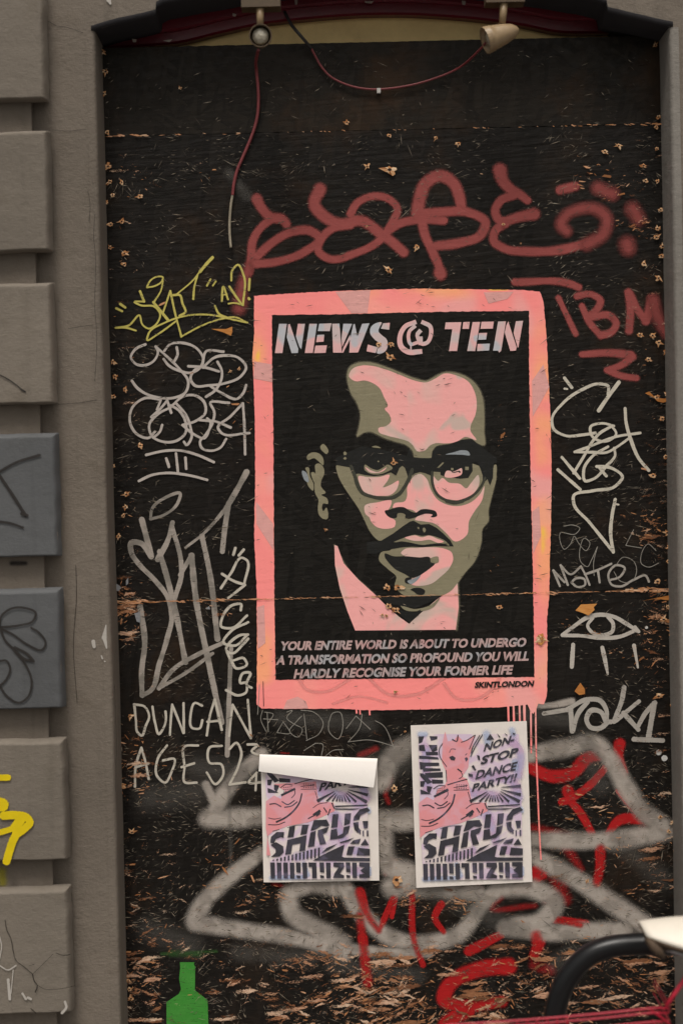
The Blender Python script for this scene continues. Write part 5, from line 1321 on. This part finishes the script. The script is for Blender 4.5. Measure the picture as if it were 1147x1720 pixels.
# saddle: rear seen from the left, rounded shell with skirt
s0 = P(1074, 1559, YBK)
v, f = [], []; NS, NR = 22, 18
Ls, Ws = .27, .070
for i in range(NS+1):
    u = i/NS
    wv = Ws*(.5+.5*math.sin(min(1, u/.3)*math.pi/2))*(1 - .72*max(0, (u-.45)/.55)**.9)
    top = .006 + .008*math.sin(u*math.pi) + .012*(1-u)**3*0
    for k in range(NR+1):
        t = -1.15 + 2.3*k/NR
        x = s0.x + u*Ls + .012*(1-math.cos(t))*(1-u); yy = YBK + math.sin(t)*wv
        skirt = (.022 + .060*math.sin(min(1, u*1.7)*math.pi*.5))*(1-math.cos(t))
        z = s0.z + top - skirt - .010*(1-min(1, u/.1))**2*0
        v.append((x, yy, z))
for i in range(NS):
    for k in range(NR): a = i*(NR+1)+k; f.append((a, a+1, a+NR+2, a+NR+1))
sd_ = mesh('saddle', v, f, m_sad, bk, smooth=True)
md = sd_.modifiers.new('thick', 'SOLIDIFY'); md.thickness = .005; md.offset = -1
# torn edge binding and dark underside
edge = [Vector(v[i*(NR+1)]) + Vector((0, -.001, -.001)) for i in range(NS+1)]
mesh('saddle_edge', *tube(edge, .0045, 8), m_sadu, sd_, smooth=True)
e2 = [Vector(v[k]) + Vector((.002, 0, -.002)) for k in range(NR+1)]
mesh('saddle_edge', *tube(e2, .0035, 8), m_sadu, sd_, smooth=True)
mesh('saddle_rail', *tube(sm3([(s0.x+.03, YBK-.02, s0.z-.03), (s0.x+.12, YBK-.02, s0.z-.05), (s0.x+.24, YBK-.01, s0.z-.02)]), .004, 8), m_rim, sd_)
mesh('saddle_pad', *box(s0.x+.014, s0.x+.2, YBK-.03, YBK+.03, s0.z-.034, s0.z-.012), m_sadu, sd_)
open_ = [Vector((s0.x+.004+.03*k/10, YBK - .046 - .012*math.sin(k/10*math.pi), s0.z-.006-.034*k/10)) for k in range(11)]
mesh('torn_edge', *tube(open_, [.004+.004*math.sin(k/10*math.pi) for k in range(11)], 8), m_sadu, sd_, smooth=True)
sp0 = Vector((s0.x+.13, YBK, s0.z-.045)); sp1 = Vector((s0.x+.24, YBK, .30))
mesh('seat_post', *tube([sp0, sp0.lerp(sp1, .4)], .0135, 14), m_rim, bk, smooth=True)
mesh('seat_tube', *tube([sp0.lerp(sp1, .35), sp1], .0165, 14), m_redw, bk, smooth=True)
# rear wheel under the saddle, axle along y
def ring(cx, cz, r, y): return [(cx + r*math.cos(2*math.pi*i/48), y, cz + r*math.sin(2*math.pi*i/48)) for i in range(48)]
wc = (s0.x+.12, .31)
wh = mesh('wheel', *tube(ring(*wc, .275, YBK), .017, 10, closed=True), m_tyre, bk, smooth=True)
mesh('rim', *tube(ring(*wc, .255, YBK), .010, 8, closed=True), m_rim, wh, smooth=True)
for k in range(18):
    t_ = 2*math.pi*k/18
    mesh('spoke', *tube([(wc[0]+.02*math.cos(t_), YBK, wc[1]+.02*math.sin(t_)), (wc[0]+.25*math.cos(t_+.3), YBK, wc[1]+.25*math.sin(t_+.3))], .0012, 5), m_rim, wh)
mesh('chain_stay', *tube([(wc[0], YBK-.03, wc[1]), (sp1.x, YBK-.02, sp1.z)], .009, 10), m_redw, bk)
# red wire basket in front of the stand
YW0 = -.60
def W(x, y, Y=YW0): return P(x, y, Y)
bs_ = bpy.data.objects.new('wire_basket', None); C.objects.link(bs_); bs_.parent = bk
rw = .0019
zr = W(1118, 1694).z
A1 = W(872, 1714); B1 = W(1122, 1693)
def rim_path(dz, inset):
    a = A1 + Vector((-.14, 0, -.006)); b = B1.copy()
    pts = [a, A1, A1.lerp(B1, .5), B1 + Vector((-.03, 0, .0)), B1 + Vector((-.008, .004, -.002)), B1 + Vector((.006, .02, -.006)), B1 + Vector((.008, .05, -.006)), B1 + Vector((.008, .17, -.004))]
    return [Vector((p.x - inset, p.y + (inset if p.y < YW0+.1 else -inset*0), p.z + dz)) for p in pts]
for dz, ins in ((0, 0), (-.009, .001), (-.026, .002)):
    mesh('wire', *tube(sm3(rim_path(dz, ins)), rw, 8), m_redw, bs_, smooth=True)
for k in range(6):
    p = A1.lerp(B1, k/15*1.0 - .0) + Vector((-.004, -.002, 0))
    mesh('wire', *tube([p + Vector((0, .001, -.002)), p + Vector((.001, 0, -.20))], .0015, 6), m_redw, bs_)
for dz in (-.08, -.13, -.19): mesh('wire', *tube(sm3(rim_path(dz, .004)), .0018, 6), m_redw, bs_, smooth=True)
q0 = B1 + Vector((-.002, .01, 0)); q1 = W(1150, 1643, YW0+.02); q2 = W(1185, 1596, YW0+.03)
mesh('basket_strut', *tube([q0, q0.lerp(q1, .5), q1, q2], .0042, 10), m_redw, bs_, smooth=True)
mesh('wire', *tube(sm3([B1 + Vector((-.035, .002, -.002)), B1 + Vector((-.015, .002, -.016)), B1 + Vector((.004, .01, -.034))]), .0022, 6), m_redw, bs_)
print('done')
